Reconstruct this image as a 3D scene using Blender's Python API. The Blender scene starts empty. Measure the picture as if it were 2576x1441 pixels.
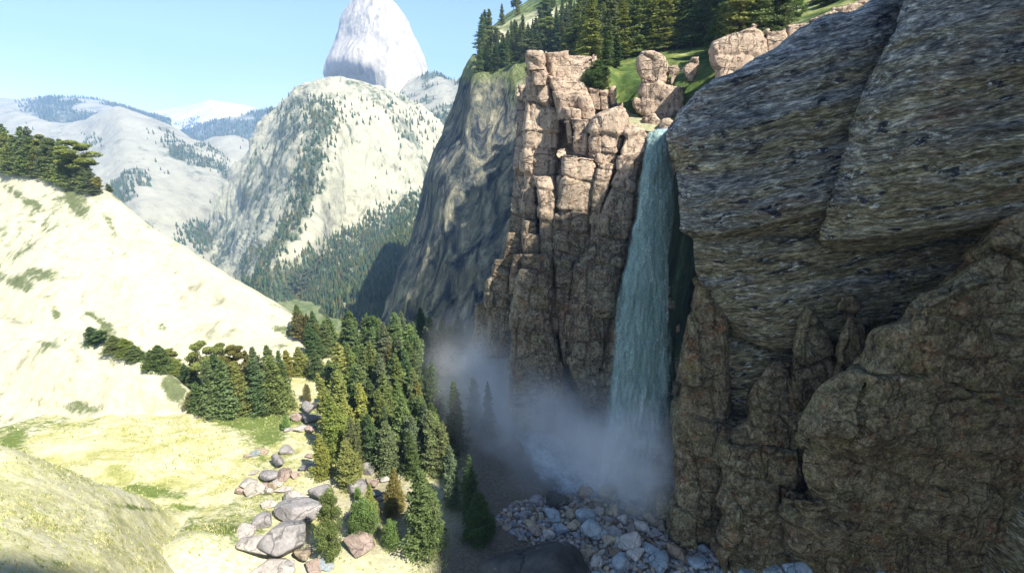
import bpy, math, random
import numpy as np
from mathutils import Vector, Matrix, Euler
from mathutils.bvhtree import BVHTree

random.seed(7)
RNG = np.random.default_rng(7)
scene = bpy.context.scene
COL = scene.collection

# ------------------------------------------------------------------ camera model
W0, H0, FPX = 2576.0, 1441.0, 1180.0
PITCH = math.atan(400.0 / FPX)
CP, SP = math.cos(PITCH), math.sin(PITCH)
EYE = np.array([0.0, 0.0, 60.0])


def ray(px, py):
    u = (np.asarray(px, float) - W0 / 2) / FPX
    v = (np.asarray(py, float) - H0 / 2) / FPX
    return np.stack([u, CP - SP * v, -SP - CP * v], -1)


def P(px, py, Y):
    d = ray(px, py)
    t = np.asarray(Y, float) / d[..., 1]
    return EYE + d * t[..., None]


def project(p):
    q = np.asarray(p, float) - EYE
    f = q[..., 1] * CP - q[..., 2] * SP
    up = q[..., 1] * SP + q[..., 2] * CP
    return W0 / 2 + q[..., 0] / f * FPX, H0 / 2 - up / f * FPX


cam_d = bpy.data.cameras.new('camera')
cam = bpy.data.objects.new('camera', cam_d)
COL.objects.link(cam)
cam.location = EYE
cam.rotation_euler = (math.pi / 2 - PITCH, 0, 0)
cam_d.sensor_width = 36.0
cam_d.lens = 36.0 * FPX / W0
cam_d.clip_start = 0.5
cam_d.clip_end = 30000
scene.camera = cam

# ------------------------------------------------------------------ light
SUN = np.array([0.50, -0.40, 0.77])
SUN = SUN / np.linalg.norm(SUN)
sun_d = bpy.data.lights.new('sun', 'SUN')
sun_d.energy = 5.0
sun_d.angle = math.radians(0.53)
sun_d.color = (1.0, 0.955, 0.875)
sun_o = bpy.data.objects.new('sun', sun_d)
COL.objects.link(sun_o)
sun_o.rotation_euler = Vector(-SUN).to_track_quat('-Z', 'Y').to_euler()
sun_o.location = (60, -30, 300)

world = bpy.data.worlds.new("World")
scene.world = world
world.use_nodes = True
wt = world.node_tree
sky = wt.nodes.new('ShaderNodeTexSky')
sky.sky_type = 'NISHITA'
sky.sun_disc = False
sky.sun_elevation = math.asin(SUN[2])
sky.sun_rotation = math.atan2(SUN[0], SUN[1])
sky.altitude = 1200
sky.air_density = 1.0
sky.dust_density = 0.6
sky.ozone_density = 1.0
bg = wt.nodes['Background']
bg.inputs['Strength'].default_value = 0.095
wt.links.new(sky.outputs[0], bg.inputs[0])

vs = scene.view_settings
vs.view_transform = 'Standard'
vs.look = 'None'
vs.exposure = 1.15
vs.gamma = 1.0
vs.use_curve_mapping = False
scene.cycles.use_denoising = True
scene.cycles.max_bounces = 12
scene.cycles.diffuse_bounces = 3
scene.cycles.volume_bounces = 12
scene.cycles.transparent_max_bounces = 12
scene.cycles.volume_step_rate = 2.0
scene.cycles.volume_max_steps = 128

# ------------------------------------------------------------------ numpy noise


def _hash(ix, iy, iz, seed):
    h = (ix.astype(np.int64) * 374761393 + iy.astype(np.int64) * 668265263
         + iz.astype(np.int64) * 2147483647 + seed * 974711) & 0xFFFFFFFF
    h = (h ^ (h >> 13)) * 1274126177 & 0xFFFFFFFF
    h = (h ^ (h >> 16)) * 2246822519 & 0xFFFFFFFF
    h = h ^ (h >> 15)
    return (h & 0xFFFFFF) / float(0x1000000)


def vnoise(p, seed=0):
    i = np.floor(p)
    f = p - i
    f = f * f * f * (f * (f * 6 - 15) + 10)
    i = i.astype(np.int64)
    out = 0
    for dx in (0, 1):
        wx = f[:, 0] if dx else 1 - f[:, 0]
        for dy in (0, 1):
            wy = f[:, 1] if dy else 1 - f[:, 1]
            for dz in (0, 1):
                wz = f[:, 2] if dz else 1 - f[:, 2]
                out = out + wx * wy * wz * _hash(i[:, 0] + dx, i[:, 1] + dy, i[:, 2] + dz, seed)
    return out * 2 - 1


def fbm(p, scale=1.0, octaves=5, seed=0, gain=0.5, stretch=(1, 1, 1), ridged=False):
    q = p * (np.array(stretch) * scale)
    a, s, tot = 1.0, 0, 0
    for o in range(octaves):
        n = vnoise(q + 17.3 * o, seed + o)
        if ridged:
            n = 1 - 2 * np.abs(n)
        s = s + a * n
        tot += a
        a *= gain
        q = q * 2.03
    return s / tot


def worley(p, seed=0):
    i = np.floor(p).astype(np.int64)
    n = len(p)
    f1 = np.full(n, 9.0)
    f2 = np.full(n, 9.0)
    cid = np.zeros(n)
    for dx in (-1, 0, 1):
        for dy in (-1, 0, 1):
            for dz in (-1, 0, 1):
                a, b, c = i[:, 0] + dx, i[:, 1] + dy, i[:, 2] + dz
                fx = a + _hash(a, b, c, seed)
                fy = b + _hash(a, b, c, seed + 1)
                fz = c + _hash(a, b, c, seed + 2)
                d = np.sqrt((fx - p[:, 0]) ** 2 + (fy - p[:, 1]) ** 2 + (fz - p[:, 2]) ** 2)
                h = _hash(a, b, c, seed + 3)
                near = d < f1
                f2 = np.where(near, f1, np.minimum(f2, d))
                cid = np.where(near, h, cid)
                f1 = np.where(near, d, f1)
    return f1, f2, cid


def sstep(a, b, x):
    t = np.clip((x - a) / (b - a), 0, 1)
    return t * t * (3 - 2 * t)


def inpoly(px, py, poly):
    px = np.asarray(px)
    py = np.asarray(py)
    r = np.zeros(px.shape, bool)
    n = len(poly)
    for i in range(n):
        x1, y1 = poly[i]
        x2, y2 = poly[(i + 1) % n]
        if y1 == y2:
            continue
        c = ((y1 > py) != (y2 > py)) & (px < (x2 - x1) * (py - y1) / (y2 - y1) + x1)
        r ^= c
    return r


# ------------------------------------------------------------------ mesh helpers


def make_mesh(name, verts, faces, mats, attrs=None, smooth=True, mat_idx=None):
    """faces: int array (n,4) or (n,3), or a list of such arrays."""
    if not isinstance(faces, list):
        faces = [faces]
    faces = [f for f in faces if len(f)]
    verts = np.asarray(verts, np.float32)
    me = bpy.data.meshes.new(name)
    me.vertices.add(len(verts))
    me.vertices.foreach_set('co', verts.ravel())
    loops = np.concatenate([f.ravel() for f in faces]).astype(np.int32)
    sizes = np.concatenate([np.full(len(f), f.shape[1], np.int32) for f in faces])
    starts = np.concatenate([[0], np.cumsum(sizes)[:-1]]).astype(np.int32)
    me.loops.add(len(loops))
    me.loops.foreach_set('vertex_index', loops)
    me.polygons.add(len(sizes))
    me.polygons.foreach_set('loop_start', starts)
    me.polygons.foreach_set('use_smooth', np.full(len(sizes), smooth))
    if mat_idx is not None:
        me.polygons.foreach_set('material_index', np.asarray(mat_idx, np.int32))
    for m in (mats if isinstance(mats, (list, tuple)) else [mats]):
        me.materials.append(m)
    for k, a in (attrs or {}).items():
        a = np.asarray(a, np.float32)
        if a.ndim == 1:
            at = me.attributes.new(k, 'FLOAT', 'POINT')
            at.data.foreach_set('value', a)
        else:
            at = me.attributes.new(k, 'FLOAT_COLOR', 'POINT')
            at.data.foreach_set('color', np.concatenate([a, np.ones((len(a), 1), np.float32)], 1).ravel())
    me.update(calc_edges=True)
    me.validate()
    return me


def link(name, me, parent=None, **props):
    o = bpy.data.objects.new(name, me)
    COL.objects.link(o)
    if parent is not None:
        o.parent = parent
    for k, v in props.items():
        if v is not None:
            o[k] = v
    return o


def crow(c, n, axis):
    """Catmull-Rom resample of the control net c along axis to n samples."""
    c = np.moveaxis(c, axis, 0)
    m = c.shape[0]
    ext = np.concatenate([2 * c[:1] - c[1:2], c, 2 * c[-1:] - c[-2:-1]], 0)
    t = np.linspace(0, m - 1, n)
    i = np.minimum(t.astype(int), m - 2)
    f = (t - i).reshape((-1,) + (1,) * (c.ndim - 1))
    p0, p1, p2, p3 = ext[i], ext[i + 1], ext[i + 2], ext[i + 3]
    r = 0.5 * (2 * p1 + (p2 - p0) * f + (2 * p0 - 5 * p1 + 4 * p2 - p3) * f * f + (3 * p1 - p0 - 3 * p2 + p3) * f ** 3)
    return np.moveaxis(r, 0, axis)


def grid_faces(nv, nu, off=0):
    i = np.arange(nv * nu).reshape(nv, nu)
    return np.stack([i[:-1, :-1], i[1:, :-1], i[1:, 1:], i[:-1, 1:]], -1).reshape(-1, 4) + off


def grid_normals(g):
    du = np.gradient(g, axis=1)
    dv = np.gradient(g, axis=0)
    n = np.cross(dv, du)
    n /= np.linalg.norm(n, axis=-1, keepdims=True) + 1e-9
    mid = g[g.shape[0] // 2, g.shape[1] // 2]
    if np.dot(n[g.shape[0] // 2, g.shape[1] // 2], EYE - mid) < 0:
        n = -n
    return n


def control(rows):
    a = np.array(rows, float)
    return P(a[..., 0], a[..., 1], a[..., 2])


def net(rows, nu, nv, disp=None, back=None, extra=None):
    """Build a displaced sheet from rows of (px, py, distance); back=(dy, dz) adds rows falling behind the crest."""
    c = control(rows)
    if back:
        rel = c[:1] - EYE
        yy = rel[..., 1:2]
        b1 = EYE + rel * (1 + back[0] * 0.25 / yy) + np.array([0, 0, back[1] * 0.12 - abs(back[0]) * 0.02])
        b2 = EYE + rel * (1 + back[0] / yy) + np.array([0, 0, back[1] - abs(back[0]) * 0.1])
        c = np.concatenate([b2, b1, c], 0)
    g = crow(crow(c, nv, 0), nu, 1)
    n = grid_normals(g)
    v = g.reshape(-1, 3)
    nn = n.reshape(-1, 3)
    if disp is not None:
        v = v + nn * disp(v)[:, None]
    return v, grid_faces(nv, nu)


# rock column: two edges in the picture, each row with its own distance; rounded sides go back by `thick`
PROF = [(0.06, 1.6), (0.0, 0.62), (0.02, 0.30), (0.09, 0.07), (0.28, 0.0), (0.5, 0.0), (0.72, 0.0), (0.91, 0.07), (0.98, 0.30), (1.0, 0.62), (0.94, 1.6)]


def mass(left, right, Y, thick=5.0, top=0.6, res=3.2, disp=None, tilt=0.0, skew=0.0, botback=False):
    n = len(left)
    Ys = np.full(n, Y, float) if np.isscalar(Y) else np.interp(np.linspace(0, 1, n), np.linspace(0, 1, len(Y)), Y)
    rows = []
    L = np.array(left, float)
    R = np.array(right, float)

    def row(l, r, y):
        out = []
        for u, b in PROF:
            q = l + (r - l) * u
            out.append((q[0], q[1], y + b * thick + skew * (u - 0.5)))
        return out
    l0, r0 = L[0], R[0]
    c0 = (l0 + r0) / 2
    # rounded cap
    rows.append(row(c0 + (l0 - c0) * .8, c0 + (r0 - c0) * .8, Ys[0] + thick * (1.0 + top)))
    rows.append(row(c0 + (l0 - c0) * .97, c0 + (r0 - c0) * .97, Ys[0] + thick * 0.4))
    for i in range(n):
        if i == 0:
            rows.append(row(l0 + (c0 - l0) * .0, r0, Ys[0] + thick * 0.08))
            d = (L[1] - L[0]) * .12
            e = (R[1] - R[0]) * .12
            rows.append(row(L[0] + d, R[0] + e, Ys[0]))
        else:
            rows.append(row(L[i], R[i], Ys[i]))
    if botback:
        rows.append(row(L[-1], R[-1], Ys[-1] + thick * 0.5))
        rows.append(row(L[-1] + (R[-1] - L[-1]) * .1, R[-1] + (L[-1] - R[-1]) * .1, Ys[-1] + thick * 1.4))
    c = control(rows)
    wpx = float(np.max(np.abs(R[:, 0] - L[:, 0])))
    hpx = float(max(L[-1, 1], R[-1, 1]) - min(L[0, 1], R[0, 1]))
    nu = int(np.clip(wpx / res * 1.5, 14, 260))
    nv = int(np.clip(hpx / res * 1.3, 14, 320))
    g = crow(crow(c, nv, 0), nu, 1)
    nrm = grid_normals(g)
    v = g.reshape(-1, 3)
    if disp is not None:
        v = v + nrm.reshape(-1, 3) * disp(v)[:, None]
    return v, grid_faces(nv, nu)


class Join:
    def __init__(self):
        self.v, self.f, self.n, self.a = [], [], 0, []

    def add(self, vf, a=0.0):
        v, f = vf
        self.v.append(v)
        self.f.append(f + self.n)
        self.a.append(np.full(len(v), a))
        self.n += len(v)
        return self

    def out(self):
        return np.concatenate(self.v), np.concatenate(self.f), np.concatenate(self.a)


# ------------------------------------------------------------------ materials


class M:
    def __init__(self, name):
        self.m = bpy.data.materials.new(name)
        self.m.use_nodes = True
        self.t = self.m.node_tree
        self.b = self.t.nodes['Principled BSDF']
        self.o = self.t.nodes['Material Output']
        self.tc = self.t.nodes.new('ShaderNodeTexCoord').outputs['Object']
        self.b.inputs['Roughness'].default_value = 0.9
        self.b.inputs['Specular IOR Level'].default_value = 0.15

    def put(self, sock, v):
        if isinstance(v, bpy.types.NodeSocket):
            self.t.links.new(v, sock)
        elif isinstance(v, (tuple, list)) and len(v) == 3 and sock.type == 'RGBA':
            sock.default_value = (*v, 1)
        else:
            sock.default_value = v

    def mapping(self, scale=(1, 1, 1), rot=(0, 0, 0), src=None):
        n = self.t.nodes.new('ShaderNodeMapping')
        n.inputs['Scale'].default_value = scale
        n.inputs['Rotation'].default_value = rot
        self.t.links.new(src or self.tc, n.inputs[0])
        return n.outputs[0]

    def noise(self, scale, detail=6, rough=0.6, vec=None, dist=0.0, kind='FBM'):
        n = self.t.nodes.new('ShaderNodeTexNoise')
        n.noise_type = kind
        n.inputs['Scale'].default_value = scale
        n.inputs['Detail'].default_value = detail
        n.inputs['Roughness'].default_value = rough
        n.inputs['Distortion'].default_value = dist
        self.t.links.new(vec or self.tc, n.inputs['Vector'])
        return n.outputs[0]

    def voro(self, scale, vec=None, feature='F1', out=0, rand=1.0):
        n = self.t.nodes.new('ShaderNodeTexVoronoi')
        n.feature = feature
        n.inputs['Scale'].default_value = scale
        n.inputs['Randomness'].default_value = rand
        self.t.links.new(vec or self.tc, n.inputs['Vector'])
        return n.outputs[out]

    def warp(self, amt, scale, src=None):
        """coordinates pushed about by a noise"""
        n = self.t.nodes.new('ShaderNodeTexNoise')
        n.inputs['Scale'].default_value = scale
        n.inputs['Detail'].default_value = 3
        self.t.links.new(src or self.tc, n.inputs['Vector'])
        v = self.t.nodes.new('ShaderNodeVectorMath')
        v.operation = 'MULTIPLY_ADD'
        self.t.links.new(n.outputs['Color'], v.inputs[0])
        v.inputs[1].default_value = (amt, amt, amt)
        self.t.links.new(src or self.tc, v.inputs[2])
        return v.outputs[0]

    def ramp(self, fac, stops, interp='LINEAR'):
        n = self.t.nodes.new('ShaderNodeValToRGB')
        n.color_ramp.interpolation = interp
        e = n.color_ramp.elements
        while len(e) < len(stops):
            e.new(0.5)
        for k, (p, c) in zip(e, stops):
            k.position = p
            k.color = (*c, 1) if isinstance(c, (tuple, list)) else (c, c, c, 1)
        self.put(n.inputs[0], fac)
        return n.outputs[0]

    def mix(self, fac, a, b, mode='MIX'):
        n = self.t.nodes.new('ShaderNodeMix')
        n.data_type = 'RGBA'
        n.blend_type = mode
        self.put(n.inputs[0], fac)
        self.put(n.inputs[6], a)
        self.put(n.inputs[7], b)
        return n.outputs[2]

    def math(self, op, a, b=0.0, clamp=False):
        n = self.t.nodes.new('ShaderNodeMath')
        n.operation = op
        n.use_clamp = clamp
        self.put(n.inputs[0], a)
        self.put(n.inputs[1], b)
        return n.outputs[0]

    def attr(self, name, out='Fac'):
        n = self.t.nodes.new('ShaderNodeAttribute')
        n.attribute_name = name
        return n.outputs[out]

    def sepz(self, src=None, axis=2):
        n = self.t.nodes.new('ShaderNodeSeparateXYZ')
        self.t.links.new(src or self.tc, n.inputs[0])
        return n.outputs[axis]

    def bump(self, h, strength=0.5, dist=0.3, prev=None):
        n = self.t.nodes.new('ShaderNodeBump')
        n.inputs['Strength'].default_value = strength
        n.inputs['Distance'].default_value = dist
        self.put(n.inputs['Height'], h)
        if prev:
            self.t.links.new(prev, n.inputs['Normal'])
        return n.outputs[0]

    def color(self, c):
        self.put(self.b.inputs['Base Color'], c)
        return self

    def normal(self, n):
        self.t.links.new(n, self.b.inputs['Normal'])
        return self


def crackset(m, w, sc):
    """dark wavy joints: thin contour lines of stretched noises, broken up by a mask"""
    out = None
    for st, k, wd in (((0.22, 0.22, 1.0), sc, 0.011), ((1.0, 1.0, 0.2), sc * 0.9, 0.012), ((0.35, 0.35, 1.2), sc * 3.1, 0.016), ((1.2, 1.2, 0.3), sc * 2.7, 0.015)):
        n = m.noise(k, 3, 0.5, vec=m.mapping(st, src=w))
        d = m.math('ABSOLUTE', m.math('SUBTRACT', n, 0.5))
        line = m.ramp(d, [(wd * 0.25, 0.0), (wd, 1.0)])
        gap = m.ramp(m.noise(k * 0.8, 3, 0.5, vec=m.mapping((1, 1, 1), (k, 0.5, k))), [(0.45, 0.0), (0.55, 1.0)])
        line = m.math('MAXIMUM', line, gap)
        out = line if out is None else m.math('MULTIPLY', out, line)
    return out


def brown_rock(name, cell=0.3, pink=0.0, tint=(1, 1, 1), lich=1.0, sunlit_top=False, contrast=0.85, crack=0.8):
    m = M(name)
    w = m.warp(1.6, 0.35)
    big = m.noise(0.16, 6, 0.65, dist=0.5)
    med = m.noise(0.75, 9, 0.72, dist=0.8)
    fine = m.noise(3.2, 9, 0.8)
    c = m.ramp(big, [(0.32, (0.10, 0.075, 0.052)), (0.48, (0.21, 0.16, 0.105)), (0.66, (0.31, 0.225, 0.16))])
    c2 = m.ramp(med, [(0.36, (0.035, 0.028, 0.02)), (0.46, (0.15, 0.115, 0.075)), (0.55, (0.34, 0.28, 0.185)), (0.66, (0.50, 0.39, 0.28))])
    c = m.mix(0.62, c, c2)
    rust = m.ramp(m.noise(0.42, 5, 0.6, vec=w), [(0.55, 0.0), (0.66, 1.0)])
    c = m.mix(m.math('MULTIPLY', rust, 0.62), c, (0.30, 0.135, 0.065))
    moss = m.ramp(m.noise(0.33, 7, 0.68), [(0.52, 0.0), (0.64, 1.0)])
    c = m.mix(m.math('MULTIPLY', moss, 0.6), c, (0.19, 0.175, 0.065))
    li = m.ramp(m.noise(1.3, 5, 0.62, vec=w), [(0.60, 0.0), (0.645, 1.0)])
    c = m.mix(m.math('MULTIPLY', li, 0.62 * lich), c, (0.46, 0.45, 0.30))
    pale = m.ramp(m.noise(0.09, 4, 0.6), [(0.5, 0.0), (0.64, 0.5)])
    c = m.mix(pale, c, m.ramp(med, [(0.36, (0.12, 0.105, 0.065)), (0.5, (0.33, 0.30, 0.20)), (0.66, (0.46, 0.43, 0.31))]))
    c = m.mix(contrast, c, m.ramp(fine, [(0.36, 0.2), (0.5, 0.9), (0.64, 1.9)]), 'MULTIPLY')
    if pink or sunlit_top:
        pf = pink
        if sunlit_top:
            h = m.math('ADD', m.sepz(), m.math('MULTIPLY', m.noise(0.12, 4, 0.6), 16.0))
            pf = m.math('MULTIPLY', m.ramp(m.math('DIVIDE', h, 100.0), [(0.49, 0.08), (0.62, 1.0)]), pink)  # lighter pink with height: sunlight on the upper pillars painted into the colour
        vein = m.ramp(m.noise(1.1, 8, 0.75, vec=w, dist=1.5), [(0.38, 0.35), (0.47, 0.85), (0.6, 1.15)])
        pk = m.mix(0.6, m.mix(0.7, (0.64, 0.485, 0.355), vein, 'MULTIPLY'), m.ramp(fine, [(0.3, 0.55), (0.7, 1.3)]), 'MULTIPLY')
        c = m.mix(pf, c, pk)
    crk = crackset(m, w, cell)
    c = m.mix(m.math('MULTIPLY', m.math('SUBTRACT', 1.0, crk), crack), c, (0.028, 0.022, 0.018))
    c = m.mix(1.0, c, tint, 'MULTIPLY')
    m.color(c)
    h = m.math('ADD', m.math('MULTIPLY', fine, 0.3), med)
    n = m.bump(h, 1.0, 0.45)
    n = m.bump(crk, 0.9, 0.4, n)
    m.normal(n)
    return m.m


def banded_rock():
    m = M('banded_slab_rock')
    tilt = m.mapping((1, 1, 1), (0.0, math.radians(13), 0.0), m.warp(1.5, 0.18))
    lay = lambda sc: m.mapping(sc, src=tilt)
    band = m.noise(1.0, 5, 0.6, vec=lay((0.025, 0.05, 0.42)), dist=0.3)      # metre thick beds
    a = m.noise(1.0, 9, 0.7, vec=lay((0.26, 0.4, 1.6)), dist=0.8)             # thin laminae
    b = m.noise(1.0, 8, 0.75, vec=lay((0.9, 1.4, 4.5)))                       # grain drawn out along the bedding
    grey = m.ramp(a, [(0.32, (0.040, 0.048, 0.066)), (0.45, (0.15, 0.16, 0.175)), (0.55, (0.27, 0.275, 0.275)), (0.68, (0.58, 0.57, 0.54))])
    olive = m.ramp(a, [(0.32, (0.050, 0.042, 0.022)), (0.45, (0.17, 0.140, 0.070)), (0.55, (0.29, 0.245, 0.135)), (0.68, (0.52, 0.46, 0.31))])
    z = m.sepz(tilt)
    zone = m.math('ADD', m.math('MULTIPLY', m.math('SUBTRACT', z, 36.0), 0.028), m.math('MULTIPLY', m.math('SUBTRACT', band, 0.5), 4.0))
    c = m.mix(m.ramp(zone, [(0.0, 0.1), (0.75, 0.95)]), olive, grey)
    rust = m.ramp(m.noise(0.25, 5, 0.6, vec=lay((0.4, 0.5, 1.6))), [(0.56, 0.0), (0.68, 0.55)])
    c = m.mix(rust, c, (0.22, 0.135, 0.075))
    bl = m.noise(1.0, 7, 0.66, vec=lay((0.24, 0.35, 0.75)), dist=0.3)
    blob = m.ramp(bl, [(0.585, 0.0), (0.625, 1.0)])
    c = m.mix(1.0, c, (1.18, 1.14, 1.06), 'MULTIPLY')
    c = m.mix(m.math('MULTIPLY', blob, 0.88), c, (0.020, 0.023, 0.045))
    near_blob = m.ramp(bl, [(0.44, 0.0), (0.56, 1.0)])
    sp = m.ramp(m.noise(1.0, 4, 0.65, vec=lay((0.9, 1.3, 2.4))), [(0.56, 0.0), (0.60, 1.0)])
    c = m.mix(m.math('MULTIPLY', m.math('MULTIPLY', sp, near_blob), 0.8), c, (0.62, 0.60, 0.50))
    c = m.mix(0.85, c, m.ramp(b, [(0.38, 0.2), (0.5, 0.88), (0.62, 2.1)]), 'MULTIPLY')
    m.color(c)
    n = m.bump(m.math('ADD', a, m.math('MULTIPLY', b, 0.5)), 1.0, 0.5)
    n = m.bump(blob, 0.6, -0.25, n)
    m.normal(n)
    m.b.inputs['Roughness'].default_value = 0.7
    return m.m


def wall_rock():
    m = M('streaked_cliff_rock')
    st = m.mapping((1, 1, 0.13), src=m.warp(6, 0.03))
    a = m.noise(0.11, 8, 0.7, vec=st, dist=0.7)
    b = m.noise(0.6, 8, 0.72, vec=m.mapping((1, 1, 0.25)))
    c = m.ramp(a, [(0.36, (0.018, 0.026, 0.040)), (0.44, (0.065, 0.082, 0.098)), (0.54, (0.25, 0.235, 0.17)), (0.66, (0.55, 0.50, 0.35))])
    g = m.ramp(m.noise(0.025, 5, 0.6), [(0.48, 0.0), (0.66, 1.0)])
    c = m.mix(m.math('MULTIPLY', g, 0.2), c, (0.20, 0.22, 0.12))
    c = m.mix(0.6, c, m.ramp(b, [(0.25, 0.4), (0.5, 1.0), (0.75, 1.5)]), 'MULTIPLY')
    c = m.mix(m.attr('cover'), c, m.ramp(b, [(0.3, (0.06, 0.10, 0.03)), (0.55, (0.22, 0.26, 0.09)), (0.75, (0.42, 0.40, 0.2))]))
    m.color(c)
    m.normal(m.bump(m.math('ADD', a, m.math('MULTIPLY', b, 0.4)), 1.0, 5.0))
    return m.m


def granite(name, sc, base=(0.62, 0.57, 0.45), streak=(1, 1, 0.2), green=(0.13, 0.16, 0.07), dark=0.5, bump=1.0, spots=0.0):
    """pale granite with streaks, plus ground cover from the 'cover' attribute"""
    m = M(name)
    st = m.mapping(streak, src=m.warp(0.6 / sc, sc * 0.8))
    a = m.noise(sc * 3, 8, 0.68, vec=st, dist=0.6)
    b = m.noise(sc * 14, 7, 0.75)
    lo = tuple(x * dark for x in base)
    hi = tuple(min(0.85, x * 1.12) for x in base)
    c = m.ramp(a, [(0.3, lo), (0.44, base), (0.7, hi)])
    c = m.mix(0.45, c, m.ramp(b, [(0.28, 0.55), (0.5, 1.0), (0.72, 1.2)]), 'MULTIPLY')
    cov = m.attr('cover')
    f = m.noise(sc * 7, 7, 0.75, vec=st)
    k = m.math('ADD', m.math('MULTIPLY', m.math('SUBTRACT', f, 0.5), 6.5), m.math('MULTIPLY', m.math('SUBTRACT', cov, 0.42), 1.7))
    k = m.ramp(k, [(0.0, 0.0), (0.9, 1.0)])
    gc = m.ramp(b, [(0.3, tuple(x * 0.5 for x in green)), (0.6, green), (0.8, tuple(min(.6, x * 2.2) for x in green))])
    c = m.mix(m.math('MULTIPLY', k, 0.88), c, gc)
    m.color(c)
    m.normal(m.bump(m.math('ADD', a, m.math('MULTIPLY', b, 0.25)), 0.8, bump))
    return m.m


def meadow():
    m = M('meadow_ground')
    st = m.mapping((1.0, 2.0, 1.0), (0, 0, 0.35), m.warp(2.0, 0.3))
    a = m.noise(0.12, 7, 0.66, vec=st, dist=0.8)
    b = m.noise(2.0, 9, 0.82, vec=st)
    c = m.ramp(a, [(0.3, (0.27, 0.28, 0.09)), (0.42, (0.40, 0.38, 0.16)), (0.52, (0.49, 0.46, 0.27)), (0.7, (0.56, 0.53, 0.38))])
    c = m.mix(0.75, c, m.ramp(b, [(0.34, 0.35), (0.5, 1.0), (0.66, 1.3)]), 'MULTIPLY')
    hl = m.ramp(m.noise(0.9, 9, 0.75, vec=m.mapping((1.0, 2.0, 1.0), (0, 0, -0.5))), [(0.34, (0.30, 0.31, 0.14)), (0.5, (0.54, 0.53, 0.34)), (0.66, (0.66, 0.64, 0.50))])
    c = m.mix(m.attr('hill'), c, hl)
    g = m.attr('cover')
    f = m.noise(0.55, 7, 0.75, vec=st)
    k = m.math('ADD', m.math('MULTIPLY', m.math('SUBTRACT', f, 0.5), 4.5), m.math('MULTIPLY', m.math('SUBTRACT', g, 0.42), 1.9))
    k = m.ramp(k, [(0.0, 0.0), (0.8, 1.0)])
    c = m.mix(k, c, m.ramp(b, [(0.3, (0.05, 0.085, 0.02)), (0.6, (0.16, 0.20, 0.05)), (0.8, (0.34, 0.36, 0.12))]))
    bed = m.attr('bed')
    c = m.mix(bed, c, m.ramp(b, [(0.3, (0.05, 0.045, 0.035)), (0.5, (0.18, 0.15, 0.11)), (0.7, (0.34, 0.30, 0.24))]))
    m.color(c)
    m.normal(m.bump(m.math('ADD', a, m.math('MULTIPLY', b, 0.3)), 0.8, 0.6))
    return m.m


def grassland(name='mossy_grass'):
    m = M(name)
    st = m.mapping((1, 1, 0.5), src=m.warp(1.5, 0.2))
    a = m.noise(0.10, 7, 0.68, vec=st)
    b = m.noise(1.1, 7, 0.75, vec=st)
    c = m.ramp(a, [(0.36, (0.025, 0.05, 0.012)), (0.48, (0.07, 0.11, 0.025)), (0.58, (0.17, 0.20, 0.055)), (0.68, (0.36, 0.35, 0.15))])
    c = m.mix(m.attr('cover'), c, (0.56, 0.52, 0.33))
    c = m.mix(0.75, c, m.ramp(b, [(0.25, 0.35), (0.5, 1.0), (0.75, 1.5)]), 'MULTIPLY')
    m.color(c)
    m.normal(m.bump(b, 0.7, 0.5))
    return m.m


def stone_mat(name='weathered_stone'):
    m = M(name)
    oi = m.t.nodes.new('ShaderNodeObjectInfo')
    a = m.noise(1.4, 7, 0.68, dist=0.6)
    b = m.noise(9.0, 7, 0.75)
    c = m.mix(0.85, oi.outputs['Color'], m.ramp(a, [(0.28, 0.45), (0.5, 1.0), (0.72, 1.35)]), 'MULTIPLY')
    c = m.mix(0.7, c, m.ramp(b, [(0.25, 0.4), (0.5, 1.0), (0.75, 1.45)]), 'MULTIPLY')
    li = m.ramp(m.noise(2.3, 4, 0.6), [(0.64, 0.0), (0.7, 0.5)])
    c = m.mix(li, c, (0.5, 0.48, 0.38))
    cr = m.ramp(m.voro(0.55, m.warp(0.9, 1.2), 'DISTANCE_TO_EDGE'), [(0.0, 0.35), (0.025, 1.0)])
    c = m.mix(1.0, c, cr, 'MULTIPLY')
    m.color(c)
    n = m.bump(m.math('ADD', a, m.math('MULTIPLY', b, 0.35)), 0.7, 0.2)
    m.normal(n)
    m.b.inputs['Roughness'].default_value = 0.75
    return m.m


def pebble_mat():
    m = M('small_pebbles')
    r = m.attr('rnd')
    c = m.ramp(r, [(0.0, (0.10, 0.09, 0.08)), (0.25, (0.28, 0.24, 0.19)), (0.5, (0.22, 0.27, 0.32)), (0.75, (0.42, 0.38, 0.32)), (1.0, (0.36, 0.26, 0.18))])
    b = m.noise(5.0, 6, 0.7)
    m.color(m.mix(0.7, c, m.ramp(b, [(0.3, 0.45), (0.5, 1.0), (0.72, 1.4)]), 'MULTIPLY'))
    m.normal(m.bump(b, 0.5, 0.1))
    m.b.inputs['Roughness'].default_value = 0.6
    return m.m


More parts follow.
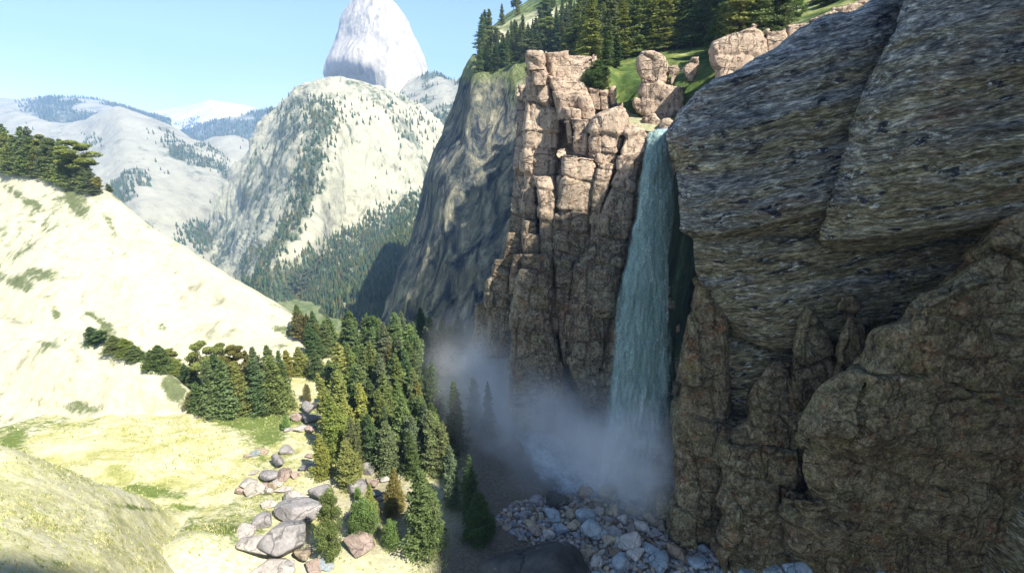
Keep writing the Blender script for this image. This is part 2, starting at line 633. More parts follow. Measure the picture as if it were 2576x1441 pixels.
def leaf_mat(name, use_obj=True, base=(0.06, 0.09, 0.03)):
    m = M(name)
    r = m.attr('rnd')
    if use_obj:
        oi = m.t.nodes.new('ShaderNodeObjectInfo')
        c0 = oi.outputs['Color']
    else:
        c0 = m.attr('tint', 'Color')
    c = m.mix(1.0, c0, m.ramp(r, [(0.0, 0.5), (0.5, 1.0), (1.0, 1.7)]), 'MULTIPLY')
    d = m.t.nodes.new('ShaderNodeBsdfDiffuse')
    tr = m.t.nodes.new('ShaderNodeBsdfTranslucent')
    mx = m.t.nodes.new('ShaderNodeMixShader')
    mx.inputs[0].default_value = 0.28
    m.put(d.inputs[0], c)
    m.put(tr.inputs[0], c)
    m.t.links.new(d.outputs[0], mx.inputs[1])
    m.t.links.new(tr.outputs[0], mx.inputs[2])
    m.t.links.new(mx.outputs[0], m.o.inputs['Surface'])
    return m.m


def bark_mat():
    m = M('bark')
    a = m.noise(2.0, 6, 0.7, vec=m.mapping((3, 3, 0.4)))
    m.color(m.ramp(a, [(0.3, (0.05, 0.038, 0.028)), (0.7, (0.17, 0.13, 0.10))]))
    m.normal(m.bump(a, 0.6, 0.1))
    return m.m


def water_mat(name, body, foam, opacity=0.75, st=(1, 1, 0.1), sc=1.0, fine=6.0, lo=0.3, hi=0.6, gate=False, froth=False):
    m = M(name)
    s = m.mapping(st, src=m.warp(0.6, 0.5))
    a = m.noise(sc, 7, 0.65, vec=s, dist=0.3)
    b = m.noise(fine, 5, 0.8, vec=m.mapping((1, 1, 0.45)))
    k = m.math('ADD', m.math('MULTIPLY', a, 0.48), m.math('MULTIPLY', b, 0.62))
    c = m.mix(m.ramp(k, [(0.42, 0.0), (0.68, 1.0)]), body, foam)
    if froth:
        c = m.mix(m.math('MULTIPLY', m.attr('froth'), m.ramp(b, [(0.3, 0.35), (0.6, 1.0)])), c, (0.86, 0.90, 0.90))
    m.color(c)
    al = m.ramp(k, [(lo, 0.0), (hi, 1.0)])
    al = m.math('MULTIPLY', al, opacity)
    if gate:
        al = m.math('MULTIPLY', al, m.attr('edge'), True)
    m.put(m.b.inputs['Alpha'], al)
    m.b.inputs['Roughness'].default_value = 0.45
    m.b.inputs['Specular IOR Level'].default_value = 0.3
    m.normal(m.bump(k, 0.6, 0.3))
    return m.m


MAT_CLIFF = brown_rock('brown_cliff_rock', 0.2, pink=0.78, sunlit_top=True, crack=0.5)
MAT_NEAR = brown_rock('lichen_cliff_rock', 0.085, tint=(1.08, 1.02, 0.86), lich=0.8, contrast=0.9, crack=0.3)
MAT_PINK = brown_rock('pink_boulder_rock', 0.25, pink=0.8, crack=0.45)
MAT_BAND = banded_rock()
MAT_WALL = wall_rock()
MAT_RIDGE = granite('pale_slab_granite', 0.035, (0.48, 0.455, 0.31), (1, 1, 0.45), (0.085, 0.115, 0.035), 0.5, 0.9)
MAT_MOUNT = granite('mountain_granite', 0.006, (0.43, 0.405, 0.28), (1, 1, 0.18), (0.07, 0.10, 0.05), 0.3, 14.0)
MAT_FAR = granite('far_granite', 0.0022, (0.35, 0.33, 0.245), (1, 1, 0.5), (0.07, 0.105, 0.06), 0.5, 16.0)
MAT_SNOW = granite('snowy_far_rock', 0.002, (0.66, 0.64, 0.60), (1, 1, 0.5), (0.10, 0.13, 0.12), 0.6, 16.0)
MAT_DOME = granite('dome_granite', 0.004, (0.46, 0.415, 0.34), (1, 1, 0.12), (0.2, 0.2, 0.2), 0.45, 16.0)
MAT_MEADOW = meadow()
MAT_GRASS = grassland()
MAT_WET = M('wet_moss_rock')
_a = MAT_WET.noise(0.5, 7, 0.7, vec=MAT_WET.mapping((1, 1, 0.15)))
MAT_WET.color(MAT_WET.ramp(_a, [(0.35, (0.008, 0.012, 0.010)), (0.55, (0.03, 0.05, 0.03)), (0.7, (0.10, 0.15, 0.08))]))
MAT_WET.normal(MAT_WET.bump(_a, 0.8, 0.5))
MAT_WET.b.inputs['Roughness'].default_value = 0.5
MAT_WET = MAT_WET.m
MAT_STONE = stone_mat()
MAT_PEB = pebble_mat()
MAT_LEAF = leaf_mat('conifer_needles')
MAT_FOREST = leaf_mat('far_forest_needles', False)
MAT_BARK = bark_mat()

# ------------------------------------------------------------------ terrain
TERRAIN = []


def terrain(name, vf, mat, label, cover=None, attrs=None, cat='mountain', bvh=False, kind='structure'):
    v, f = vf
    at = dict(attrs or {})
    if cover is not None:
        at['cover'] = cover
    elif 'cover' not in at:
        at['cover'] = np.zeros(len(v))
    o = link(name, make_mesh(name, v, f, mat, at), kind=kind, label=label, category=cat)
    if bvh:
        TERRAIN.append((v, f))
    return o


def px_of(v):
    return project(v)


def blob(px, py, cx, cy, rx, ry, rot=0.0):
    c, s = math.cos(rot), math.sin(rot)
    dx, dy = px - cx, py - cy
    a = (dx * c + dy * s) / rx
    b = (-dx * s + dy * c) / ry
    return np.clip(1.25 - np.sqrt(a * a + b * b), 0, 1)


FORESTS = []   # (points, heights, tint list) for distant woods


def sample_grid(v, f, n, dens):
    """n random points on quads with rejection on dens(v)."""
    q = v[f]
    area = np.linalg.norm(np.cross(q[:, 2] - q[:, 0], q[:, 3] - q[:, 1]), axis=1)
    cen = q.mean(1)
    w = area * dens(cen)
    w = w / w.sum()
    k = RNG.choice(len(f), n, p=w)
    a, b = RNG.random((2, n, 1))
    return (q[k, 0] * (1 - a) + q[k, 1] * a) * (1 - b) + (q[k, 3] * (1 - a) + q[k, 2] * a) * b


# --- far ranges ---------------------------------------------------
def hill(name, rows, label, amp, sc, cover_fn, mat, nu=150, nv=70, back=(800, -400), seed=0, ridg=True, cat='mountain'):
    v, f = net(rows, nu, nv, lambda p: amp * fbm(p, sc, 6, seed, ridged=ridg), back)
    px, py = px_of(v)
    cov = cover_fn(px, py, v) if cover_fn else None
    o = terrain(name, (v, f), mat, label, cov, cat=cat)
    return o, v, f


def cov_noise(v, sc, seed, a=0.0, b=0.5, stretch=(1, 1, 1)):
    return sstep(a, b, fbm(v, sc, 5, seed, stretch=stretch))


_, vE, fE = hill('mountain', [
    [(300, 300, 6000), (350, 290, 5900), (410, 282, 5800), (470, 274, 5800), (520, 266, 5800), (565, 267, 5800), (620, 277, 5800), (680, 288, 5800), (760, 296, 5900)],
    [(300, 330, 5200), (350, 322, 5200), (410, 318, 5100), (470, 310, 5000), (520, 304, 5000), (565, 306, 5000), (620, 312, 5000), (680, 318, 5000), (760, 326, 5000)],
    [(300, 400, 4500), (350, 390, 4500), (410, 380, 4400), (470, 370, 4300), (520, 364, 4300), (565, 366, 4300), (620, 372, 4300), (680, 378, 4300), (760, 386, 4300)]],
    'white bare mountain range on the horizon, farthest away of all', 60, 0.0018,
    lambda px, py, v: 0.55 * cov_noise(v, 0.003, 5) * sstep(285, 310, py), MAT_SNOW, seed=3)

_, vA, fA = hill('hill', [
    [(-260, 266, 3700), (-100, 262, 3600), (0, 256, 3500), (70, 254, 3400), (130, 252, 3400), (185, 250, 3400), (250, 256, 3400), (305, 268, 3400), (350, 288, 3400), (430, 310, 3500)],
    [(-260, 300, 3100), (-100, 296, 3100), (0, 290, 3000), (70, 288, 2950), (130, 286, 2900), (185, 286, 2900), (250, 290, 2900), (305, 300, 2900), (350, 312, 2900), (430, 330, 3000)],
    [(-260, 380, 2700), (-100, 370, 2700), (0, 360, 2650), (70, 358, 2600), (130, 356, 2600), (185, 356, 2600), (250, 360, 2600), (305, 364, 2600), (350, 370, 2600), (430, 380, 2600)]],
    'long flat wooded hill on the horizon behind the pale pyramid peak', 25, 0.003,
    lambda px, py, v: np.clip(0.9 * cov_noise(v, 0.004, 9, -0.25, 0.15) * sstep(40, 110, px) + 0.2, 0, 1), MAT_FAR, seed=11, cat='hill')

_, vC, fC = hill('hill', [
    [(430, 345, 4000), (480, 332, 3900), (530, 315, 3800), (580, 300, 3700), (630, 290, 3600), (680, 277, 3600), (720, 268, 3600), (800, 262, 3700), (900, 270, 3800)],
    [(430, 365, 3300), (480, 352, 3250), (530, 342, 3200), (580, 332, 3100), (630, 320, 3100), (680, 312, 3100), (720, 310, 3100), (800, 310, 3100), (900, 310, 3100)],
    [(430, 420, 2900), (480, 410, 2900), (530, 400, 2850), (580, 390, 2800), (630, 380, 2800), (680, 376, 2800), (720, 374, 2800), (800, 374, 2800), (900, 374, 2800)]],
    'blue forested hill in the distance beside the granite mountain', 30, 0.003,
    lambda px, py, v: 1.0 - 0.95 * np.maximum(blob(px, py, 600, 297, 40, 7), blob(px, py, 705, 272, 25, 6)), MAT_FAR, seed=21, cat='hill')

_, vB, fB = hill('mountain', [
    [(-260, 300, 2500), (-120, 290, 2450), (0, 276, 2400), (60, 290, 2300), (130, 314, 2200), (200, 312, 2150), (250, 292, 2100), (300, 273, 2100), (350, 290, 2080), (410, 314, 2050), (470, 345, 2000), (540, 380, 1950), (600, 425, 1900), (640, 500, 1850)],
    [(-260, 360, 2100), (-120, 356, 2100), (0, 345, 2050), (60, 350, 1980), (130, 362, 1930), (200, 362, 1880), (250, 355, 1820), (310, 345, 1750), (370, 352, 1780), (420, 370, 1780), (470, 396, 1750), (530, 425, 1720), (580, 465, 1700), (620, 540, 1650)],
    [(-260, 440, 1800), (-120, 440, 1780), (0, 435, 1730), (60, 437, 1670), (130, 440, 1630), (200, 440, 1580), (260, 436, 1520), (330, 430, 1470), (390, 436, 1500), (440, 450, 1510), (480, 470, 1500), (520, 495, 1480), (560, 530, 1470), (600, 590, 1450)],
    [(-260, 540, 1550), (-120, 540, 1500), (0, 540, 1450), (60, 540, 1400), (130, 540, 1360), (200, 540, 1320), (270, 535, 1260), (350, 530, 1220), (410, 535, 1250), (450, 545, 1270), (480, 560, 1280), (510, 580, 1280), (540, 610, 1280), (590, 660, 1300)],
    [(-260, 700, 1300), (-120, 700, 1260), (0, 700, 1220), (60, 700, 1180), (130, 700, 1150), (200, 700, 1120), (270, 700, 1090), (350, 700, 1070), (410, 700, 1080), (450, 700, 1080), (480, 700, 1080), (510, 700, 1090), (540, 710, 1100), (590, 730, 1120)]],
    'broad pale granite peak with a pyramid summit and scattered woods', 14, 0.006,
    lambda px, py, v: np.clip(0.30 * cov_noise(v, 0.006, 31, -0.1, 0.35, (1, 1, 1)) + 0.75 * cov_noise(v, 0.0045, 33, 0.1, 0.3) * sstep(330, 400, py)
                              + 0.9 * blob(px, py, 520, 590, 90, 40) + 0.6 * blob(px, py, 440, 370, 60, 22, 0.6) - 0.35 * blob(px, py, 290, 310, 110, 45), 0, 1),
    MAT_FAR, nu=300, nv=180, seed=41)

_, vD, fD = hill('hill', [
    [(490, 372, 2300), (530, 352, 2250), (570, 345, 2200), (610, 350, 2200), (660, 372, 2250), (700, 400, 2300)],
    [(490, 410, 2000), (530, 392, 1950), (570, 388, 1900), (610, 395, 1900), (660, 410, 1950), (700, 430, 2000)],
    [(490, 480, 1750), (530, 470, 1700), (570, 465, 1650), (610, 470, 1650), (660, 480, 1700), (700, 500, 1750)]],
    'small bare granite hill below the blue forested hill', 10, 0.006,
    lambda px, py, v: np.clip(cov_noise(v, 0.006, 51, 0.0, 0.4) * 0.7 + sstep(400, 440, py) * 0.6, 0, 1), MAT_FAR, nu=90, nv=60, seed=55, cat='hill')

_, vF, fF = hill('hill', [
    [(1010, 215, 2100), (1060, 195, 2050), (1095, 191, 2000), (1130, 203, 1950), (1170, 200, 1900), (1230, 190, 1850)],
    [(1010, 255, 1850), (1060, 240, 1800), (1100, 238, 1750), (1140, 245, 1700), (1180, 245, 1650), (1230, 240, 1650)],
    [(1010, 300, 1650), (1060, 285, 1600), (1100, 285, 1550), (1140, 290, 1520), (1180, 290, 1500), (1230, 290, 1500)],
    [(1010, 370, 1500), (1060, 350, 1450), (1100, 350, 1420), (1140, 350, 1400), (1180, 350, 1400), (1230, 350, 1400)]],
    'green wooded hill between the granite dome and the streaked cliff', 10, 0.006,
    lambda px, py, v: np.clip(0.8 * cov_noise(v, 0.007, 61, -0.2, 0.2) + 0.15, 0, 1), MAT_FAR, nu=110, nv=80, seed=63, cat='hill')

# --- the great dome ----------------------------------------------
v, f = net([
    [(905, -18, 2330), (922, -27, 2300), (940, -31, 2290), (957, -27, 2300), (976, -10, 2330)],
    [(866, 45, 2340), (895, 32, 2210), (940, 26, 2140), (988, 27, 2180), (1014, 38, 2330)],
    [(834, 115, 2350), (868, 103, 2160), (938, 97, 2070), (1012, 92, 2130), (1044, 105, 2350)],
    [(817, 178, 2350), (846, 162, 2085), (925, 158, 1985), (1030, 160, 2080), (1070, 172, 2350)],
    [(820, 202, 2360), (858, 204, 2290), (930, 214, 2020), (1010, 218, 1975), (1086, 236, 2340)],
    [(828, 232, 2340), (880, 240, 2270), (940, 255, 2000), (1020, 270, 1940), (1096, 284, 2260)],
    [(830, 300, 2300), (885, 305, 2150), (950, 315, 1970), (1030, 325, 1910), (1100, 330, 2200)]],
    220, 240, lambda p: 22 * fbm(p, 0.006, 6, 71, stretch=(1, 1, 0.35), ridged=True) + 9 * fbm(p, 0.02, 4, 72, stretch=(1, 1, .4)), (450, -200))
terrain('mountain', (v, f), MAT_DOME, 'tall rounded granite dome rising behind the streaked mountain', cat='dome')

# --- streaked granite mountain -----------------------------------
vM, fM = net([
    [(690, 296, 1380), (752, 236, 1360), (826, 208, 1340), (920, 222, 1360), (1010, 256, 1400), (1080, 300, 1450), (1140, 352, 1500)],
    [(598, 412, 1380), (690, 345, 1250), (800, 292, 1110), (900, 300, 1160), (1000, 340, 1220), (1070, 380, 1280), (1125, 430, 1350)],
    [(546, 500, 1340), (640, 455, 1220), (792, 415, 960), (880, 420, 1040), (970, 450, 1090), (1050, 485, 1100), (1110, 530, 1150)],
    [(526, 600, 1290), (606, 560, 1230), (748, 560, 830), (860, 545, 950), (950, 560, 960), (1030, 590, 930), (1090, 640, 900)],
    [(524, 660, 1200), (598, 645, 1130), (700, 672, 740), (830, 640, 840), (900, 660, 800), (980, 685, 690), (1050, 730, 560)],
    [(550, 740, 980), (618, 725, 900), (668, 735, 700), (760, 765, 740), (830, 765, 640), (920, 775, 500), (1010, 810, 430)],
    [(600, 850, 900), (650, 830, 800), (700, 830, 680), (780, 850, 620), (850, 860, 500), (920, 860, 410), (1010, 885, 350)]],
    340, 340, lambda p: 20 * fbm(p, 0.008, 6, 81, stretch=(1, 1, 0.3), ridged=True) + 9 * fbm(p, 0.028, 5, 83, stretch=(1, 1, .35), ridged=True), (500, -250))
px, py = px_of(vM)
RIB = np.interp(py, [200, 330, 450, 560, 690, 760], [820, 810, 775, 745, 665, 650])
low = sstep(-30, 40, (px - 860) * 0.55 + (py - 590))      # the lower right flank is forest
rib = np.clip(1 - np.abs(px - RIB) / np.interp(py, [200, 400, 600, 750], [40, 60, 45, 40]), 0, 1) * sstep(230, 330, py)
covM = np.clip(0.62 * cov_noise(vM, 0.009, 91, -0.15, 0.3, (1, 1, 0.3)) + 0.75 * rib + 1.0 * low
               + 0.55 * blob(px, py, 760, 300, 130, 90) + 0.4 * blob(px, py, 600, 560, 80, 120) - 0.5 * blob(px, py, 910, 420, 120, 130) - 0.5 * blob(px, py, 820, 640, 80, 90) * (1 - low), 0, 1)
terrain('mountain', (vM, fM), MAT_MOUNT, 'steep streaked granite mountain with a wooded rib, below the dome', covM)

# --- left wall ----------------------------------------------------
vW, fW = net([
    [(1192, 150, 360), (1195, 168, 335), (1200, 196, 300), (1240, 192, 296), (1320, 172, 284), (1420, 160, 268)],
    [(1165, 205, 360), (1178, 230, 328), (1193, 255, 288), (1245, 240, 284), (1320, 230, 272), (1420, 215, 256)],
    [(1125, 310, 352), (1150, 330, 318), (1180, 342, 278), (1240, 322, 270), (1320, 310, 258), (1420, 300, 244)],
    [(1085, 420, 342), (1099, 430, 310), (1118, 440, 268), (1215, 430, 256), (1315, 420, 243), (1420, 410, 230)],
    [(1062, 520, 332), (1083, 535, 298), (1108, 550, 256), (1205, 540, 243), (1310, 530, 230), (1420, 520, 216)],
    [(1022, 620, 318), (1055, 640, 284), (1095, 660, 243), (1190, 650, 230), (1300, 640, 216), (1420, 640, 202)],
    [(982, 740, 300), (1025, 750, 266), (1080, 760, 230), (1180, 760, 216), (1290, 760, 202), (1420, 760, 188)],
    [(936, 870, 280), (1000, 880, 248), (1060, 890, 216), (1170, 890, 202), (1280, 890, 188), (1420, 890, 175)],
    [(900, 980, 260), (980, 990, 230), (1050, 1000, 205), (1170, 1000, 190), (1280, 1000, 176), (1420, 1000, 165)]],
    300, 420, lambda p: 5.0 * fbm(p, 0.022, 6, 101, stretch=(1, 1, 0.25), ridged=True) + 1.8 * fbm(p, 0.09, 4, 104, stretch=(1, 1, 0.4)), (60, 5))
px, py = px_of(vW)
covW = np.clip(sstep(215, 180, py + 25 * fbm(vW, 0.03, 4, 108)) + blob(px, py, 1295, 215, 25, 55) * .8, 0, 1) * 0.9
terrain('cliff_wall', (vW, fW), MAT_WALL, 'tall smooth streaked cliff wall under the plateau forest, left of the brown pillars', covW, cat='cliff')

# --- plateau above the cliffs --------------------------------------
vP, fP = net([
    [(1235, 72, 620), (1270, 40, 620), (1330, 0, 620), (1410, -50, 600), (1490, -90, 620), (1570, -120, 560), (1650, -150, 520), (1740, -180, 490), (1810, -220, 470), (1910, -260, 450), (2010, -300, 440), (2110, -340, 440), (2260, -420, 450)],
    [(1222, 86, 450), (1265, 64, 440), (1330, 40, 420), (1410, 12, 400), (1490, -15, 400), (1570, -25, 350), (1650, -35, 320), (1740, -50, 300), (1810, -70, 290), (1910, -100, 280), (2010, -140, 280), (2110, -170, 285), (2260, -250, 300)],
    [(1212, 128, 365), (1260, 104, 357), (1330, 90, 345), (1410, 48, 335), (1490, 15, 278), (1570, 38, 236), (1650, 45, 218), (1740, 62, 198), (1810, 42, 188), (1910, 0, 178), (2010, -30, 180), (2110, -60, 185), (2260, -130, 195)],
    [(1204, 172, 325), (1258, 152, 318), (1330, 140, 308), (1410, 96, 300), (1490, 102, 200), (1570, 142, 146), (1650, 146, 136), (1740, 140, 130), (1810, 128, 126), (1910, 62, 126), (2010, 40, 130), (2110, 0, 134), (2260, -60, 140)],
    [(1200, 196, 302), (1250, 186, 296), (1320, 170, 286), (1410, 156, 268), (1480, 172, 128), (1560, 190, 118), (1640, 215, 108), (1740, 205, 106), (1800, 180, 104), (1900, 100, 106), (2000, 74, 108), (2100, 30, 110), (2250, -30, 114)],
    [(1196, 225, 308), (1250, 210, 303), (1320, 200, 293), (1410, 200, 276), (1480, 235, 118), (1560, 285, 103), (1640, 300, 96), (1720, 300, 93), (1790, 240, 92), (1890, 150, 94), (1990, 130, 96), (2090, 90, 98), (2250, 40, 102)],
    [(1196, 280, 316), (1250, 270, 311), (1320, 260, 300), (1410, 260, 284), (1480, 300, 116), (1560, 322, 96), (1640, 330, 86), (1700, 335, 82), (1780, 300, 82), (1880, 230, 84), (1980, 200, 86), (2080, 160, 88), (2250, 120, 92)]],
    300, 260, lambda p: 1.6 * fbm(p, 0.05, 5, 121) + 0.5 * fbm(p, 0.3, 3, 122), None)
px, py = px_of(vP)
covP = np.clip(1.2 * blob(px, py, 1345, 52, 120, 22, -0.28) + 1.0 * blob(px, py, 1262, 100, 30, 26) + 0.7 * blob(px, py, 1960, 28, 80, 30) - 0.6 * cov_noise(vP, 0.06, 125, 0, 0.3), 0, 1)
terrain('plateau_ground', (vP, fP), MAT_GRASS, 'green grassy plateau above the cliffs with a pale clearing', covP, cat='plateau', bvh=True)

# --- pale ridges on the left -----------------------------------------
vR1, fR1 = net([
    [(-260, 380, 250), (-120, 398, 225), (0, 412, 205), (110, 432, 192), (250, 482, 178), (340, 545, 168), (430, 610, 158), (560, 692, 147), (700, 775, 137), (790, 842, 129), (822, 876, 125)],
    [(-260, 500, 205), (-120, 515, 190), (0, 530, 175), (110, 560, 165), (230, 610, 155), (320, 660, 148), (420, 720, 142), (550, 780, 134), (680, 840, 127), (770, 872, 122), (814, 887, 120)],
    [(-260, 640, 170), (-120, 655, 160), (0, 672, 150), (100, 700, 142), (220, 750, 136), (320, 790, 130), (430, 830, 125), (560, 862, 120), (680, 882, 117), (765, 894, 116), (812, 897, 116)],
    [(-260, 790, 142), (-120, 810, 135), (0, 830, 128), (100, 850, 122), (220, 880, 118), (330, 900, 115), (440, 912, 113), (560, 916, 112), (680, 916, 112), (760, 912, 113), (808, 912, 113)],
    [(-260, 950, 120), (-120, 950, 114), (0, 950, 110), (100, 955, 108), (220, 960, 107), (330, 965, 106), (440, 965, 106), (560, 965, 106), (680, 965, 106), (760, 965, 106), (800, 965, 106)]],
    380, 260, lambda p: 1.0 * fbm(p, 0.03, 4, 131, ridged=True, stretch=(1, .5, 1)) + 0.22 * fbm(p, 0.16, 5, 132, ridged=True), (70, -25))
px, py = px_of(vR1)
cR1 = (blob(px, py, 195, 512, 24, 60, -0.55) * 1.0 + blob(px, py, 110, 690, 70, 26) * 0.9 + blob(px, py, 30, 708, 60, 20, 0.3) * 0.9 + blob(px, py, 60, 500, 60, 12, 0.55) * .9
       + blob(px, py, 275, 560, 14, 34, -0.6) * 0.9 + blob(px, py, 270, 830, 18, 46, -0.7) + blob(px, py, 140, 790, 16, 30, -0.4) * .9 + blob(px, py, 408, 822, 14, 12)
       + blob(px, py, 730, 835, 46, 14, 0.2) * 1.0 + blob(px, py, 795, 865, 20, 16) * 0.9 + blob(px, py, 225, 790, 40, 8, 0.6) * .7 + blob(px, py, 40, 432, 60, 8, 0.3) * .8 + blob(px, py, 300, 485, 18, 22, -0.5)
       + 0.33 * cov_noise(vR1, 0.03, 135, 0.0, 0.5) + 0.16)
terrain('ridge', (vR1, fR1), MAT_RIDGE, 'big pale granite ridge sloping down from the left grove', np.clip(cR1, 0, 1), cat='ridge', bvh=True)

vR2, fR2 = net([
    [(-260, 770, 128), (-120, 790, 118), (0, 810, 112), (110, 826, 108), (220, 850, 104), (320, 880, 100), (390, 925, 96.5), (440, 958, 94), (472, 990, 92), (488, 1036, 90)],
    [(-260, 870, 110), (-120, 880, 105), (0, 890, 101), (110, 905, 98), (220, 930, 96), (310, 955, 93.5), (380, 980, 91.5), (430, 1000, 90.5), (458, 1018, 89.8), (478, 1042, 89)],
    [(-260, 990, 96), (-120, 1000, 93), (0, 1022, 90), (110, 1034, 89), (220, 1042, 88.3), (310, 1046, 88), (380, 1048, 88), (430, 1049, 88), (458, 1050, 88), (474, 1054, 88)],
    [(-260, 1070, 88), (-120, 1080, 86), (0, 1090, 83), (110, 1090, 83), (220, 1090, 83), (310, 1090, 83), (380, 1090, 83), (430, 1090, 83), (458, 1090, 83), (474, 1090, 83)]],
    260, 150, lambda p: 1.0 * fbm(p, 0.05, 6, 141, ridged=True) + 0.3 * fbm(p, 0.25, 4, 142, ridged=True), (14, -10))
px, py = px_of(vR2)
cR2 = blob(px, py, 190, 1024, 60, 20) + blob(px, py, 440, 980, 26, 50, -0.6) * 1.2 + 0.3 * cov_noise(vR2, 0.05, 145, 0, 0.5) + 0.14 + 0.5 * blob(px, py, 100, 860, 120, 10, 0.25)
terrain('ridge', (vR2, fR2), MAT_RIDGE, 'lower pale granite ridge at the far edge of the meadow', np.clip(cR2, 0, 1), cat='ridge', bvh=True)

# --- valley floor and meadow ------------------------------------------
gx = np.linspace(-165, 95, 460)
gy = np.concatenate([np.linspace(6, 130, 430), np.linspace(131, 420, 90), np.linspace(425, 1300, 40)])
GX, GY = np.meshgrid(gx, gy)
X = GX * np.clip(1 + (GY - 130) / 130, 1, 9)
Yg = GY


def gz(x, y):
    z = -0.42 * np.clip(y - 122, 0, 300) ** 1.0 * sstep(120, 170, y) - 0.27 * np.clip(y - 422, 0, 2000)
    z = z + 5.0 * np.exp(-0.5 * (((x + 45.5) / 5.2) ** 2 + ((y - 51) / 4.2) ** 2))
    z = z + 1.5 * np.exp(-0.5 * (((x + 82) / 16) ** 2 + ((y - 78) / 8) ** 2))
    z = z - 1.3 * sstep(-8, 4, x) * sstep(100, 80, y)
    p = np.stack([x.ravel(), y.ravel(), np.zeros(x.size)], 1)
    n = (0.9 * fbm(p, 0.06, 5, 151) + 0.22 * fbm(p, 0.4, 4, 152)).reshape(x.shape)
    return z + n


Zg = gz(X, Yg)
vG = np.stack([X, Yg, Zg], -1).reshape(-1, 3)
fG = grid_faces(len(gy), len(gx))
px, py = px_of(vG)
bed = sstep(-16, -6, vG[:, 0] + 5 * fbm(vG, 0.08, 4, 155)) * sstep(130, 110, vG[:, 1])
bed = np.maximum(bed, 0.75 * blob(px, py, 960, 1290, 130, 130))
cG = (blob(px, py, 640, 1052, 120, 26) * 1.1 + blob(px, py, 380, 1235, 110, 20, 0.12) * 0.9 + blob(px, py, 460, 1275, 60, 10, 0.1) * .9 + blob(px, py, 30, 1125, 60, 50) * 0.6
      + 0.5 * cov_noise(vG, 0.07, 157, 0.05, 0.4) + 0.12 + blob(px, py, 560, 1330, 40, 14) * .6 + blob(px, py, 690, 1100, 50, 20) * .6 + 0.6 * sstep(110, 140, vG[:, 1]))
hillm = np.clip(sstep(62, 46, vG[:, 1] + 4 * fbm(vG, 0.1, 4, 158)) * 0.9, 0, 1)
terrain('meadow_ground', (vG, fG), MAT_MEADOW, 'yellow meadow and canyon floor sloping to the stream bed', np.clip(cG, 0, 1), {'bed': bed, 'hill': hillm}, cat='ground', bvh=True)

vH, fH = net([
    [(-300, 1030, 60), (-120, 1085, 54), (0, 1126, 50.5), (117, 1166, 51.5), (234, 1211, 54), (275, 1221, 55), (336, 1245, 57), (390, 1266, 59.3), (440, 1284, 61), (500, 1292, 62.5)],
    [(-300, 1110, 52), (-120, 1170, 47), (0, 1205, 45.5), (117, 1225, 46.5), (234, 1254, 49), (275, 1264, 50), (336, 1288, 52), (390, 1310, 54.5), (440, 1325, 57), (500, 1340, 59)],
    [(-300, 1190, 46), (-120, 1250, 41), (0, 1285, 39.5), (117, 1300, 41), (234, 1320, 43.5), (275, 1328, 44.8), (336, 1345, 47.5), (390, 1365, 50.3), (440, 1385, 52.3), (500, 1400, 54)],
    [(-300, 1300, 38), (-120, 1370, 33.5), (0, 1400, 33), (117, 1408, 35), (234, 1415, 37.8), (275, 1420, 39), (336, 1430, 41.5), (390, 1440, 44), (440, 1452, 46.5), (500, 1470, 48.5)],
    [(-300, 1500, 28), (-120, 1580, 25), (0, 1600, 25.5), (117, 1600, 28), (234, 1600, 31.5), (275, 1600, 33), (336, 1600, 35.5), (390, 1600, 38), (440, 1600, 40), (500, 1600, 43)]],
    260, 200, lambda p: 0.55 * fbm(p, 0.12, 5, 161) + 0.15 * fbm(p, 0.6, 4, 162), (14, -12))
px, py = px_of(vH)
cH = 0.35 * cov_noise(vH, 0.1, 165, 0.1, 0.5) + 0.1 + 0.7 * blob(px, py, 340, 1276, 90, 9, 0.12) + 0.5 * blob(px, py, 120, 1420, 90, 30)
terrain('hill', (vH, fH), MAT_MEADOW, 'near grassy hill with a rounded crest at the lower left', np.clip(cH, 0, 1), {'bed': np.zeros(len(vH)), 'hill': np.full(len(vH), 0.3)}, cat='hill', bvh=True)

# ------------------------------------------------------------------ cliffs


def rock_disp(cell, amp, crack, seed, lo=0.6, st=(1, 1, 0.7), fine=0.12):
    def fn(p):
        q = p + 0.5 / cell * 0.35 * np.stack([fbm(p, cell * 1.5, 3, seed + 50), fbm(p, cell * 1.5, 3, seed + 60), fbm(p, cell * 1.5, 3, seed + 70)], 1)
        f1, f2, cid = worley(q * cell * np.array(st), seed)
        e = sstep(0.0, 0.10, f2 - f1)
        g1, g2, cid2 = worley(q * cell * 2.6 * np.array(st), seed + 9)
        e2 = sstep(0.0, 0.09, g2 - g1)
        d = amp * (cid - 0.5) + crack * (e - 1) + 0.35 * amp * (cid2 - 0.5) + 0.4 * crack * (e2 - 1)
        d = d + lo * fbm(p, 0.16, 4, seed + 20) + fine * fbm(p, 1.6, 4, seed + 30, 0.6)
        return d
    return fn


